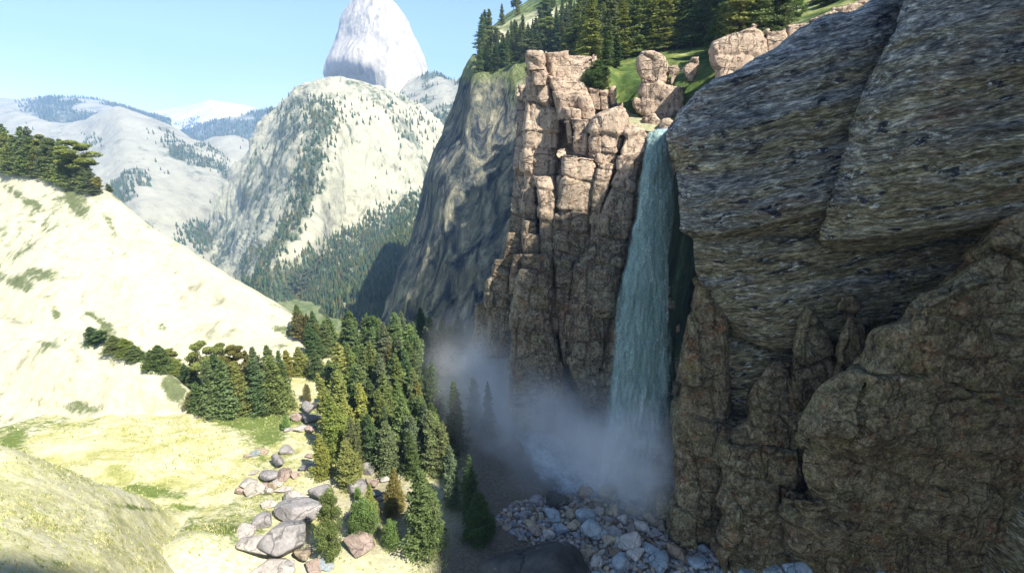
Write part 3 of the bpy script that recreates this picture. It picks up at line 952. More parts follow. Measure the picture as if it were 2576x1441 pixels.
def block_disp(H, W, ang, amp, groove, seed, dip=0.0, lo=0.4, fine=0.1, hard=1.0):
    """courses of jointed blocks: ledges along the bedding, upright joints between"""
    ca, sa = math.cos(ang), math.sin(ang)

    def fn(p):
        n1 = fbm(p, 0.12, 4, seed)
        n2 = fbm(p, 0.15, 4, seed + 5)
        s_ = p[:, 0] * ca + p[:, 1] * sa + 0.16 * W * n1 * 2
        zz = (p[:, 2] + dip * s_ + 0.16 * H * n2 * 2) / H + 0.22 * np.sin(p[:, 2] / H * 2.1 + seed)
        r = np.floor(zz)
        fz = zz - r
        i0 = np.zeros(len(p), np.int64)
        ri = r.astype(np.int64)
        h0 = _hash(ri, i0, i0, seed + 1)
        ss = s_ / (W * (0.7 + 0.7 * _hash(ri, i0, i0, seed + 2))) + 7 * h0
        c_ = np.floor(ss)
        fs = ss - c_
        ci = c_.astype(np.int64)
        h1 = _hash(ri, ci, i0, seed + 3)
        h2 = _hash(ri, ci, i0, seed + 4)
        h3 = _hash(ri, ci, i0, seed + 5)
        d = amp * (h1 - 0.5) * 1.3 + amp * 0.7 * (h2 - 0.5) * (fs - 0.5) * 2 + amp * 0.8 * (h3 - 0.35) * (0.5 - fz)
        ez = np.minimum(fz, 1 - fz) * H
        es = np.minimum(fs, 1 - fs) * W
        gz_ = np.exp(-(ez / (0.16 * hard)) ** 2)
        gs_ = np.exp(-(es / (0.14 * hard)) ** 2) * (0.35 + 0.65 * (h2 > 0.35))
        edge = np.minimum(ez / (0.13 * H), 1) * np.minimum(es / (0.12 * W), 1)
        d = d - groove * np.maximum(gz_, gs_) - 0.25 * groove * (1 - np.clip(edge, 0, 1)) ** 2
        sub = fbm(p, 0.55, 4, seed + 12, ridged=True)
        return d + lo * fbm(p, 0.14, 4, seed + 20) + fine * sub + 0.5 * fine * fbm(p, 2.2, 4, seed + 30, 0.6)
    return fn


DC = rock_disp(0.26, 0.55, 0.4, 200, 0.4, (1, 1, 0.55))
DF = rock_disp(0.36, 0.30, 0.22, 240, 0.2, (1, 1, 0.7), 0.08)
DC = block_disp(4.6, 3.0, 0.3, 0.75, 0.4, 200, 0.12, 0.3, 0.16)
DF = block_disp(2.6, 2.4, 0.3, 0.32, 0.22, 240, 0.1, 0.15, 0.12)
J = Join()
# backing wall of the pillars and the fall
J.add(net([
    [(1300, 215, 112), (1400, 215, 112), (1500, 235, 110), (1580, 285, 101), (1660, 325, 90), (1790, 330, 86)],
    [(1300, 300, 108), (1400, 300, 107), (1500, 320, 100), (1580, 340, 93), (1670, 352, 80), (1790, 360, 80)],
    [(1290, 450, 102), (1400, 450, 98), (1500, 450, 90), (1590, 450, 84), (1680, 450, 80), (1790, 450, 78)],
    [(1270, 620, 98), (1400, 620, 92), (1490, 620, 86), (1590, 620, 81), (1680, 620, 78), (1790, 620, 76)],
    [(1230, 780, 104), (1380, 780, 90), (1480, 780, 82), (1580, 800, 77), (1680, 800, 74), (1790, 800, 72)],
    [(1200, 930, 108), (1380, 930, 88), (1480, 950, 79), (1570, 980, 74), (1680, 1000, 70), (1800, 1000, 66)],
    [(1180, 1060, 100), (1380, 1080, 86), (1480, 1120, 77), (1570, 1180, 70), (1680, 1240, 64), (1800, 1260, 60)],
    [(1180, 1200, 90), (1380, 1250, 80), (1480, 1300, 72), (1570, 1330, 66), (1680, 1400, 58), (1800, 1400, 54)]],
    230, 420, DC, None))
COLS = [
    # left edge, right edge, distance, thickness
    ([(1326, 170), (1321, 210), (1316, 300), (1313, 352), (1314, 461), (1300, 600)], [(1370, 172), (1384, 210), (1397, 260), (1409, 330), (1405, 445), (1400, 600)], (100, 96), 5),
    ([(1328, 131), (1324, 146), (1325, 176)], [(1364, 132), (1370, 146), (1371, 174)], 99, 4),
    ([(1338, 180), (1337, 196), (1341, 214)], [(1372, 178), (1377, 196), (1374, 214)], 97.5, 3),
    ([(1370, 134), (1371, 150), (1379, 190), (1384, 205)], [(1428, 130), (1432, 150), (1440, 190), (1440, 205)], 102, 4),
    ([(1378, 146), (1382, 176), (1386, 206)], [(1498, 148), (1492, 180), (1474, 212)], (101.5, 100), 5),
    ([(1374, 190), (1380, 212), (1392, 240)], [(1470, 210), (1482, 225), (1484, 246)], (98, 97), 4),
    ([(1391, 232), (1396, 262), (1402, 304)], [(1462, 235), (1462, 262), (1458, 290)], 95.5, 4),
    ([(1456, 246), (1457, 268), (1459, 298)], [(1485, 243), (1492, 270), (1500, 300)], 94.5, 3.5),
    ([(1481, 224), (1484, 246), (1490, 272)], [(1505, 228), (1508, 250), (1508, 276)], 98, 3),
    ([(1509, 230), (1508, 252), (1510, 276)], [(1527, 232), (1530, 252), (1531, 276)], 98.5, 3),
    ([(1535, 224), (1536, 242), (1541, 262)], [(1546, 220), (1547, 244), (1547, 264)], 99, 2),
    ([(1417, 271), (1419, 286), (1423, 312)], [(1459, 274), (1462, 288), (1462, 312)], 93, 3),
    ([(1436, 300), (1438, 318), (1441, 345)], [(1481, 303), (1484, 318), (1482, 345)], 91, 3),
    ([(1421, 303), (1424, 330), (1429, 360)], [(1436, 303), (1441, 330), (1444, 360)], 92, 3),
    ([(1441, 345), (1440, 360), (1443, 384)], [(1478, 334), (1480, 362), (1478, 392)], 89, 3),
    ([(1522, 283), (1492, 301), (1480, 335), (1475, 382), (1485, 400), (1508, 420)], [(1562, 272), (1573, 284), (1574, 318), (1570, 359), (1556, 392), (1538, 420)], (87, 86, 85.5), 6),
    ([(1572, 316), (1567, 345), (1556, 396)], [(1664, 338), (1650, 360), (1626, 392)], (86, 83), 5),
    ([(1552, 394), (1550, 412), (1550, 434)], [(1628, 382), (1618, 405), (1606, 434)], (82.5, 82), 4),
    ([(1412, 386), (1408, 420), (1412, 460), (1402, 520), (1388, 570), (1385, 640), (1398, 700), (1408, 760), (1410, 840)], [(1490, 396), (1504, 430), (1508, 470), (1488, 540), (1486, 600), (1483, 650), (1472, 700), (1464, 760), (1460, 840)], (84, 82, 80), 5),
    ([(1505, 413), (1494, 450), (1486, 500), (1484, 560), (1480, 650)], [(1548, 412), (1543, 432), (1532, 470), (1516, 530), (1504, 650)], (83, 81), 4),
    ([(1546, 429), (1532, 470), (1512, 530), (1495, 600), (1468, 632), (1442, 668), (1430, 770), (1418, 830), (1424, 870), (1442, 970), (1462, 1060), (1470, 1160)],
     [(1607, 428), (1605, 470), (1600, 520), (1586, 590), (1580, 632), (1573, 668), (1556, 740), (1538, 845), (1526, 920), (1514, 1000), (1504, 1060), (1494, 1160)], (82, 79, 77, 77, 76), 5),
    ([(1312, 684), (1300, 720), (1286, 780), (1279, 816), (1284, 850), (1281, 950), (1283, 1060), (1290, 1160)], [(1394, 688), (1398, 720), (1396, 780), (1400, 830), (1414, 900), (1424, 960), (1448, 1060), (1452, 1160)], (77.5, 77, 77), 6),
    ([(1314, 642), (1313, 660), (1320, 692)], [(1380, 640), (1388, 660), (1390, 692)], 78.5, 4),
    ([(1349, 446), (1347, 468), (1352, 500), (1356, 560), (1356, 660)], [(1394, 444), (1398, 466), (1398, 500), (1396, 560), (1392, 660)], (86, 84, 82), 4),
    ([(1313, 480), (1310, 530), (1314, 575), (1300, 620)], [(1350, 462), (1352, 530), (1356, 600), (1356, 640)], (90, 88), 4),
    ([(1316, 590), (1315, 610), (1318, 650)], [(1356, 590), (1358, 612), (1356, 650)], 82, 3.5),
    ([(1318, 556), (1314, 572), (1312, 600)], [(1348, 556), (1352, 574), (1356, 600)], 85, 3),
    ([(1278, 588), (1268, 615), (1258, 660)], [(1316, 585), (1320, 615), (1322, 660)], 87, 4),
    ([(1242, 652), (1240, 668), (1240, 700)], [(1284, 652), (1290, 668), (1292, 700)], 87, 3.5),
    ([(1238, 680), (1224, 715), (1222, 760), (1226, 810), (1230, 900)], [(1284, 680), (1290, 740), (1290, 780), (1290, 820), (1300, 900)], (86, 86, 88), 5),
    ([(1290, 640), (1286, 680), (1282, 740)], [(1316, 640), (1314, 680), (1310, 740)], 82, 3),
    ([(1200, 766), (1192, 800), (1192, 860), (1190, 940)], [(1226, 752), (1246, 800), (1256, 860), (1260, 940)], (92, 94), 5),
    ([(1392, 645), (1396, 700), (1394, 770), (1406, 840), (1414, 920)], [(1446, 655), (1442, 720), (1432, 770), (1424, 830), (1434, 920)], (80, 79, 79), 4),
    ([(1400, 445), (1396, 480), (1392, 560), (1390, 650)], [(1416, 440), (1414, 480), (1410, 560), (1400, 650)], 86, 3),
    ([(1640, 1130), (1634, 1180), (1640, 1290)], [(1690, 1125), (1700, 1180), (1712, 1290)], (66, 63), 4),
    ([(1678, 885), (1672, 930), (1680, 1010), (1676, 1080)], [(1708, 895), (1716, 950), (1718, 1010), (1716, 1080)], (73, 70), 3),
]
for k, (l, r, y, th) in enumerate(COLS):
    J.add(mass(l, r, y, th, disp=DC if th >= 5 else DF, res=3.0))
v, f, a = J.out()
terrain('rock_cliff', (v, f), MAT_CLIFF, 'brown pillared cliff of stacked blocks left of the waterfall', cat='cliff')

# dark wet gully right of the fall
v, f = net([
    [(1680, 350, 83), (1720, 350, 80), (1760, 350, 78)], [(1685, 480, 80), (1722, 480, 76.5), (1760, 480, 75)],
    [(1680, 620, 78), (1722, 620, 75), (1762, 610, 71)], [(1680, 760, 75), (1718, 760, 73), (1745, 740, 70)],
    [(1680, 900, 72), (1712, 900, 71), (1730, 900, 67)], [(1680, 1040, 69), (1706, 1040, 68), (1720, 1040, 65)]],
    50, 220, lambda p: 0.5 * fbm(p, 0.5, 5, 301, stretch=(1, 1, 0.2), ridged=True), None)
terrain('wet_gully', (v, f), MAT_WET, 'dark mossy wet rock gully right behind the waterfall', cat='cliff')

# upper banded slabs on the right
J = Join()
TLT = np.array([[math.cos(.23), 0, math.sin(.23)], [0, 1, 0], [-math.sin(.23), 0, math.cos(.23)]])
DB = lambda p: 0.45 * fbm(p, 0.09, 5, 311, stretch=(0.5, 0.6, 1.6)) + 0.28 * fbm(p @ TLT.T, 0.5, 5, 312, stretch=(0.16, 0.3, 1.6), ridged=True) + 0.12 * fbm(p, 1.8, 3, 313, stretch=(.6, .6, 1.5))
J.add(net([
    [(1684, 332, 70), (1708, 296, 68), (1745, 250, 67), (1787, 213, 66), (1850, 185, 66), (1960, 118, 66), (2060, 52, 66), (2150, 32, 67), (2196, 0, 68), (2300, -70, 70), (2450, -160, 72)],
    [(1682, 356, 68.5), (1710, 345, 66), (1760, 315, 64.5), (1820, 290, 64), (1900, 262, 63.5), (2000, 214, 63), (2080, 165, 63), (2180, 105, 64), (2250, 55, 66), (2350, -20, 68), (2480, -80, 70)],
    [(1704, 440, 67), (1738, 430, 65), (1790, 420, 63.5), (1850, 410, 62.5), (1930, 400, 62), (2010, 390, 61.5), (2090, 370, 61.5), (2180, 330, 62), (2260, 300, 63), (2360, 250, 65), (2480, 200, 67)],
    [(1712, 555, 66), (1752, 560, 64), (1810, 560, 62.5), (1870, 553, 61.5), (1940, 540, 61), (2010, 530, 60.5), (2080, 520, 60.5), (2180, 510, 61), (2260, 500, 62), (2360, 480, 64), (2480, 460, 66)],
    [(1712, 578, 66.4), (1753, 584, 64.5), (1813, 584, 63.0), (1872, 577, 62.1), (1942, 566, 61.6), (2012, 560, 61.2), (2082, 550, 61.2), (2180, 540, 62), (2260, 530, 63), (2360, 520, 65), (2480, 500, 67)],
    [(1742, 602, 68.5), (1780, 608, 66.5), (1830, 608, 65), (1880, 602, 64.2), (1945, 594, 63.8), (2015, 592, 63.5), (2085, 587, 63.5), (2180, 582, 64), (2260, 572, 65), (2360, 562, 66), (2480, 552, 68)]],
    330, 300, DB, (30, 2)))
J.add(net([
    [(1738, 540, 80), (1850, 530, 76), (1960, 510, 74), (2060, 500, 73), (2200, 500, 72), (2400, 490, 71), (2640, 470, 70)],
    [(1738, 590, 69), (1850, 594, 66.5), (1960, 590, 65.5), (2060, 590, 65), (2200, 620, 64), (2400, 600, 63), (2640, 560, 62)],
    [(1744, 608, 67.0), (1850, 614, 64.2), (1960, 612, 63), (2060, 614, 62.3), (2200, 645, 62), (2400, 620, 61), (2640, 590, 60)],
    [(1752, 690, 67), (1850, 696, 64.5), (1960, 695, 63.3), (2060, 692, 62.5), (2200, 700, 61.5), (2400, 690, 60), (2640, 650, 59)],
    [(1786, 760, 66), (1870, 790, 64), (1955, 785, 62.5), (2050, 768, 61.5), (2200, 780, 61), (2400, 770, 60), (2640, 730, 59)],
    [(1840, 822, 66), (1895, 852, 64), (1962, 868, 62.6), (2060, 850, 62), (2200, 860, 61.5), (2400, 850, 60), (2640, 830, 59)],
    [(1838, 850, 68.5), (1895, 868, 67), (1962, 884, 66), (2060, 880, 65), (2200, 890, 64), (2400, 880, 63), (2640, 860, 62)]],
    330, 170, DB, None))
J.add(net([
    [(1800, 770, 74), (1880, 780, 72), (1970, 790, 71), (2080, 790, 70)],
    [(1815, 852, 68), (1880, 872, 65.5), (1970, 880, 65), (2080, 880, 64.5)],
    [(1812, 880, 66), (1880, 895, 64.4), (1970, 900, 63.8), (2080, 900, 63)],
    [(1816, 960, 65.5), (1880, 970, 64), (1970, 975, 63.2), (2080, 980, 62)],
    [(1820, 1060, 65), (1880, 1070, 63.5), (1970, 1080, 62.5), (2080, 1090, 61)],
    [(1820, 1250, 63), (1880, 1250, 61), (1970, 1250, 60), (2080, 1250, 58)]], 110, 170, DB, None))
J.add(net([
    [(2345, -90, 64), (2300, -90, 60.5), (2400, -120, 57), (2520, -160, 55), (2740, -200, 54)],
    [(2275, 60, 62.5), (2252, 70, 60.0), (2350, 60, 56), (2480, 20, 53.5), (2740, -40, 52)],
    [(2212, 200, 62), (2192, 205, 59.5), (2300, 190, 55.5), (2450, 160, 52.5), (2740, 110, 51)],
    [(2163, 336, 61.6), (2143, 340, 59.2), (2260, 330, 55), (2420, 310, 52), (2740, 270, 50)],
    [(2126, 450, 61.4), (2106, 450, 59), (2230, 450, 54.5), (2400, 440, 51.5), (2740, 400, 49.5)],
    [(2088, 588, 61.5), (2067, 590, 59), (2200, 583, 54.5), (2400, 553, 51.5), (2740, 510, 49.5)],
    [(2092, 606, 62), (2072, 608, 59.6), (2200, 604, 55.6), (2400, 572, 52.6), (2740, 530, 50.6)],
    [(2110, 626, 63.5), (2082, 628, 62), (2200, 632, 59.5), (2400, 600, 57), (2740, 560, 55)]],
    250, 300, DB, (30, 4)))
v, f, a = J.out()
terrain('banded_cliff', (v, f), MAT_BAND, 'dark banded overhanging cliff slabs right of the waterfall', cat='cliff')

# lower brown cliffs on the right
J = Join()
DN = block_disp(9.5, 13.0, 0.55, 1.5, 0.7, 400, 0.25, 0.25, 0.22, 1.5)
DN2 = block_disp(6.5, 4.5, 0.4, 0.9, 0.45, 440, 0.16, 0.2, 0.22, 1.3)
NEAR = [
    ([(1757, 705), (1722, 850), (1714, 930), (1697, 1040), (1692, 1150), (1696, 1230), (1690, 1330), (1700, 1500)], [(1772, 705), (1828, 810), (1836, 920), (1848, 1040), (1846, 1150), (1850, 1230), (1850, 1330), (1850, 1500)], (66, 62, 58, 54), 5, DN2),
    ([(1645, 1235), (1640, 1300), (1650, 1420)], [(1700, 1225), (1712, 1300), (1720, 1420)], (62, 58), 4, DN2),
    ([(1936, 908), (1884, 990), (1873, 1045), (1830, 1080), (1809, 1140), (1821, 1200), (1799, 1262), (1821, 1290), (1797, 1362), (1815, 1470)], [(1980, 905), (2020, 990), (2060, 1045), (2080, 1080), (2090, 1140), (2090, 1200), (2100, 1262), (2100, 1290), (2100, 1362), (2100, 1470)], (59, 57, 55, 53, 51, 49.5), 6, DN2),
    ([(2010, 792), (1998, 850), (1985, 900), (1980, 960), (1980, 1080)], [(2056, 795), (2090, 850), (2110, 900), (2120, 960), (2120, 1080)], (60, 59, 57), 5, DN2),
    ([(2024, 776), (2012, 800), (2008, 830)], [(2046, 778), (2062, 805), (2064, 835)], 59, 2.5, DN2),
    ([(2030, 762), (2026, 776), (2022, 800)], [(2044, 764), (2050, 778), (2054, 800)], 60.5, 2.0, DN2),
    ([(2128, 800), (2112, 850), (2100, 920), (2090, 1000)], [(2188, 795), (2200, 850), (2210, 920), (2220, 1000)], (58, 56), 5, DN2),
    ([(2122, 752), (2112, 772), (2116, 815)], [(2150, 748), (2160, 772), (2170, 815)], 59.5, 2.5, DN2),
    ([(2530, 562), (2470, 628), (2400, 690), (2335, 735), (2275, 812), (2205, 842), (2190, 890), (2155, 945), (2085, 985), (2055, 1030), (2018, 1096)], [(2720, 480), (2760, 560), (2780, 620), (2780, 680), (2780, 740), (2780, 800), (2780, 870), (2780, 940), (2780, 1000), (2780, 1060), (2780, 1150)], (50, 48.5, 47, 46, 45.5), 7, DN),
    ([(2024, 1100), (2017, 1145), (2019, 1200), (2040, 1250), (2050, 1290)], [(2790, 1120), (2790, 1180), (2790, 1250), (2790, 1340), (2790, 1400)], (47.6, 47.2, 46.9), 6, DN),
    ([(1992, 1254), (1980, 1290), (1992, 1340), (1984, 1375), (2000, 1500)], [(2790, 1300), (2790, 1370), (2790, 1420), (2790, 1470), (2790, 1560)], (47.4, 47.4, 46.6), 6, DN),
    ([(2310, 772), (2290, 830), (2310, 905), (2330, 960)], [(2470, 700), (2480, 800), (2500, 880), (2500, 960)], (46, 45), 4, DN2),
]
for l, r, y, th, d in NEAR:
    J.add(mass(l, r, y, th, disp=d, res=3.0, botback=(d is DN and l[-1][1] < 1400)))
v, f, a = J.out()
terrain('lichen_cliff', (v, f), MAT_NEAR, 'brown lichen covered cliff of cracked blocks at the bottom right', cat='cliff')

# added wall beside the view, crest height shaped to cast the shadows
ys = np.linspace(78, -110, 100)
hh = np.interp(ys, [-110, -69, -66, -62, -45, -12, 0, 20, 33, 38, 43, 54, 64, 78], [226, 222, 155, 126, 124, 123, 127, 135, 138, 131, 121, 117, 104, 92])
hh = hh + 3.0 * fbm(np.stack([ys * 0, ys, ys * 0], 1), 0.09, 4, 462)
tt = np.concatenate([[1.0], np.linspace(1, 0, 60)])
ZZ = tt[:, None] * hh[None, :] - 3 * (1 - tt[:, None])
YY = np.repeat(ys[None], len(tt), 0)
XX = 63 + 0.03 * ZZ + np.where(YY < 40, (40 - YY) * 0.05, 0)
XX[0] += 60
v = np.stack([XX, YY, ZZ], -1).reshape(-1, 3)
v[:, 0] += 1.5 * fbm(v, 0.06, 5, 461)
terrain('added_shade_wall', (v, grid_faces(*YY.shape)), MAT_BAND, 'tall rock wall added beside the view to cast shade', cat='cliff')

# ------------------------------------------------------------------ picking points on the terrain
vs_, fs_, off = [], [], 0
for a, b in TERRAIN:
    vs_.append(a)
    fs_.append(b + off)
    off += len(a)
BVH = BVHTree.FromPolygons(np.concatenate(vs_).tolist(), np.concatenate(fs_).tolist())


def hit(px, py):
    d = ray(px, py)
    loc, n, i, t = BVH.ray_cast(Vector(EYE), Vector(d / np.linalg.norm(d)))
    return None if loc is None else np.array(loc)


def drop(x, y, top=400):
    loc, n, i, t = BVH.ray_cast(Vector((x, y, top)), Vector((0, 0, -1)))
    return None if loc is None else np.array(loc)


# ------------------------------------------------------------------ labels that single out
ORD = ['first', 'second', 'third', 'fourth', 'fifth', 'sixth', 'seventh', 'eighth', 'ninth', 'tenth', 'eleventh', 'twelfth']


def ordinal(i):
    if i < 12:
        return ORD[i]
    n = i + 1
    return '%d%s' % (n, 'th' if 10 <= n % 100 <= 20 else {1: 'st', 2: 'nd', 3: 'rd'}.get(n % 10, 'th'))


PENDING = []    # (object, base label, px)


def settle_labels():
    by = {}
    for o, lab, x in PENDING:
        by.setdefault(lab, []).append((x, o))
    for lab, lst in by.items():
        lst.sort(key=lambda t: t[0])
        if len(lst) == 1:
            lst[0][1]['label'] = lab
        else:
            for i, (x, o) in enumerate(lst):
                o['label'] = lab + ', ' + ('last' if i == len(lst) - 1 and i > 1 else ordinal(i)) + ' from left'


# ------------------------------------------------------------------ trees


def tris_from(centers, size, rng, flat=0.4):
    """little leaf triangles at centers"""
    n = len(centers)
    a = rng.normal(size=(n, 3))
    a[:, 2] *= flat
    a /= np.linalg.norm(a, axis=1, keepdims=True)
    b = rng.normal(size=(n, 3))
    b = np.cross(a, b)
    b /= np.linalg.norm(b, axis=1, keepdims=True)
    s = size * (0.6 + 0.8 * rng.random((n, 1)))
    p0 = centers + a * s
    p1 = centers - a * s * 0.6 + b * s * 0.62
    p2 = centers - a * s * 0.6 - b * s * 0.62
    v = np.stack([p0, p1, p2], 1).reshape(-1, 3)
    return v


def limb(p0, p1, r0, r1, seg=6):
    p0, p1 = np.array(p0, float), np.array(p1, float)
    d = p1 - p0
    d /= np.linalg.norm(d)
    u = np.cross(d, [0.3, 0.9, 0.1])
    u /= np.linalg.norm(u)
    w = np.cross(d, u)
    t = np.arange(seg) * 2 * math.pi / seg
    ring = np.cos(t)[:, None] * u + np.sin(t)[:, None] * w
    v = np.concatenate([p0 + ring * r0, p1 + ring * r1])
    i = np.arange(seg)
    f = np.stack([i, (i + 1) % seg, (i + 1) % seg + seg, i + seg], 1)
    return v, f


def conifer(seed, h=20.0, rad=3.4, power=0.85, full=1.0, low=0.06, leaf=0.36, nleaf=5200, droop=0.25):
    rng = np.random.default_rng(seed)
    C, Rn = [], []
    nw = 34
    for k in range(nw):
        t = low + (1 - low) * (k + rng.random() * 0.5) / nw
        z = t * h
        R = rad * ((1 - t) ** power) * (0.6 + 0.65 * rng.random()) + 0.10
        if t < 0.2:
            R *= 0.72 + 1.4 * t
        nb = 7 + int(5 * rng.random() * full)
        th = rng.random() * 6.28
        for b in range(nb):
            a = th + b * 6.283 / nb + rng.normal() * 0.25
            L = R * (0.45 + 0.7 * rng.random())
            m = max(3, int(nleaf * L / (nw * 9.5 * rad * 0.48)))
            s = np.sqrt(rng.random(m)) * L
            side = rng.normal(size=m) * (0.10 + 0.17 * s)
            zz = z - droop * s ** 1.2 + rng.normal(size=m) * 0.14 + 0.15 * (s / (L + .01)) ** 2
            ca, sa = math.cos(a), math.sin(a)
            C.append(np.stack([s * ca - side * sa, s * sa + side * ca, zz], 1))
            clump = rng.random()
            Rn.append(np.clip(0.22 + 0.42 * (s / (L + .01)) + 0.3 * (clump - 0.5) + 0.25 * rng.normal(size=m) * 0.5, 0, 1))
    C = np.concatenate(C)
    Rn = np.concatenate(Rn)
    v = tris_from(C, leaf, rng)
    f = np.arange(len(v)).reshape(-1, 3)
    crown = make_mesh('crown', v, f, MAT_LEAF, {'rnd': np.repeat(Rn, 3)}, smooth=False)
    tv, tf = limb((0, 0, -0.8), (0, 0, h * 0.94), 0.022 * h * 0.8, 0.03, 8)
    Jt = Join().add((tv, tf))
    for k in range(10):
        z = h * (0.08 + 0.05 * k)
        a = rng.random() * 6.28
        Jt.add(limb((0, 0, z), (1.4 * math.cos(a), 1.4 * math.sin(a), z - 0.2), 0.07, 0.02, 5))
    a_, b_, _ = Jt.out()
    return crown, make_mesh('trunk', a_, b_, MAT_BARK)


def broad(seed, h=16.0, rad=3.6, trunk=0.35, clumps=16, leaf=0.36, nleaf=5200, flat=0.6, base=False):
    rng = np.random.default_rng(seed)
    C, Rn = [], []
    Jt = Join().add(limb((0, 0, -0.8), (0.25, 0.1, h * 0.62), 0.022 * h, 0.012 * h, 8)).add(limb((0.25, 0.1, h * 0.62), (0.1, 0, h * 0.9), 0.012 * h, 0.03, 6))
    for k in range(clumps):
        t = trunk + (1 - trunk) * (k + 0.5) / clumps * 0.95
        a = k * 2.4 + rng.random()
        prof = math.sin(math.pi * min(1, (t - trunk) / (1 - trunk) * 0.8 + 0.2)) ** 0.7
        d = rad * prof * (0.35 + 0.55 * rng.random())
        c = np.array([d * math.cos(a), d * math.sin(a), t * h])
        r = rad * (0.34 + 0.2 * rng.random()) * (0.6 + 0.4 * prof)
        m = nleaf // clumps
        q = rng.normal(size=(m, 3))
        q /= np.linalg.norm(q, axis=1, keepdims=True)
        q *= (0.5 + 0.5 * rng.random((m, 1)) ** 0.6) * r * (0.8 + 0.4 * rng.random((m, 1)))
        q[:, 2] *= flat
        C.append(c + q)
        cl = rng.random()
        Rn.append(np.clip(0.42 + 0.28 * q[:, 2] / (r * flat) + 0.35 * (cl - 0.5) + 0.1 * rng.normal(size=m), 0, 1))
        Jt.add(limb((0.15, 0.05, max(0.1, t * h - d * 0.6 - 0.4)), c, 0.10, 0.03, 5))
    C = np.concatenate(C)
    v = tris_from(C, leaf, rng)
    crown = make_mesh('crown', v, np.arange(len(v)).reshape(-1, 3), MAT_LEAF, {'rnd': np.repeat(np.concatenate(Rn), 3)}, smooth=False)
    a_, b_, _ = Jt.out()
    return crown, make_mesh('trunk', a_, b_, MAT_BARK)


KINDS = {
    'slim': [conifer(11 + i, 20, 2.3, 0.55, leaf=0.25, nleaf=7500) for i in range(3)],
    'fir': [conifer(21 + i, 20, 3.5, 0.75, leaf=0.26, nleaf=10500) for i in range(4)],
    'full': [conifer(31 + i, 20, 4.3, 0.6, leaf=0.26, nleaf=13000, low=0.02) for i in range(3)],
    'pine': [broad(41 + i, 20, 4.4, 0.42, 15, leaf=0.27, nleaf=10000, flat=0.55) for i in range(3)],
    'round': [broad(51 + i, 20, 4.8, 0.06, 26, leaf=0.25, nleaf=13000, flat=0.8) for i in range(2)],
    'bush': [broad(61 + i, 5, 3.2, 0.02, 18, leaf=0.15, nleaf=9000, flat=0.8) for i in range(2)],
}
HREF = {'bush': 5.0}
TINTS = {
    'dark green': (0.100, 0.145, 0.052), 'green': (0.155, 0.200, 0.068), 'olive green': (0.205, 0.230, 0.062), 'yellow green': (0.27, 0.295, 0.080),
    'bright green': (0.17, 0.26, 0.07), 'brownish': (0.185, 0.170, 0.058), 'golden brown': (0.25, 0.24, 0.066), 'grey green': (0.150, 0.178, 0.085),
}
WORDS = {'slim': ('conifer_tree', 'slim conifer', 'tree'), 'fir': ('fir_tree', 'fir', 'tree'), 'full': ('spruce_tree', 'full spruce', 'tree'),
         'pine': ('pine_tree', 'open pine', 'tree'), 'round': ('leafy_tree', 'round tree', 'tree'), 'bush': ('bush', 'rounded bush', 'bush')}
NTREES = [0]


def plant(base, h, kind, tint, zone, group, width=1.0, axis=None, spec=None):
    name, word, cat = WORDS[kind]
    root = bpy.data.objects.new(name, None)
    COL.objects.link(root)
    root.empty_display_size = 0.5
    c, t = KINDS[kind][NTREES[0] % len(KINDS[kind])]
    NTREES[0] += 1
    s = h / HREF.get(kind, 20.0)
    q = Euler((0, 0, random.random() * 6.28)).to_quaternion()
    if axis is not None:
        q = Vector((0, 0, 1)).rotation_difference(Vector(axis).normalized()) @ q
    root.rotation_mode = 'QUATERNION'
    root.rotation_quaternion = q
    root.location = base
    w1, w2 = width * random.uniform(0.82, 1.12), width * random.uniform(0.82, 1.12)
    root.scale = (s * w1, s * w2, s)
    root['category'] = cat
    root['group'] = group
    oc = bpy.data.objects.new('crown', c)
    ot = bpy.data.objects.new('trunk', t)
    col = np.array(TINTS[tint]) * (0.85 + 0.3 * random.random())
    oc.color = (*(col * np.array([random.uniform(.9, 1.1), 1, random.uniform(.85, 1.15)])), 1)
    for o in (oc, ot):
        o.parent = root
        COL.objects.link(o)
    size = 'tall' if h > 19 else ('small' if h < 11 else '')
    x, _ = project(np.array(base))
    PENDING.append((root, ' '.join(((spec or (size + ' ' + tint + ' ' + word)) + ' ' + zone).split()), float(x)))
    return root


def plant_px(bx, by, ax, ay, kind, tint, zone, group, wpx=None, spec=None, sink=0.0):
    """base and tip as seen in the photograph; the foot goes on the terrain there"""
    b = hit(bx, by)
    if b is None:
        return None
    tip = P(ax, ay, b[1])
    axis = tip - b
    h = float(np.linalg.norm(axis))
    w = 1.0
    if wpx:
        depth = (b[1] * CP - (b[2] - 60) * SP)
        rad = {'slim': 1.5, 'fir': 2.15, 'full': 2.8, 'pine': 4.4, 'round': 4.7, 'bush': 3.2}[kind]
        w = (wpx / FPX * depth) / (2 * rad * h / HREF.get(kind, 20.0))
    axis[0] *= 0.85
    b = b - np.array([0, 0, sink])
    return plant(b, h, kind, tint, zone, group, w, axis, spec)


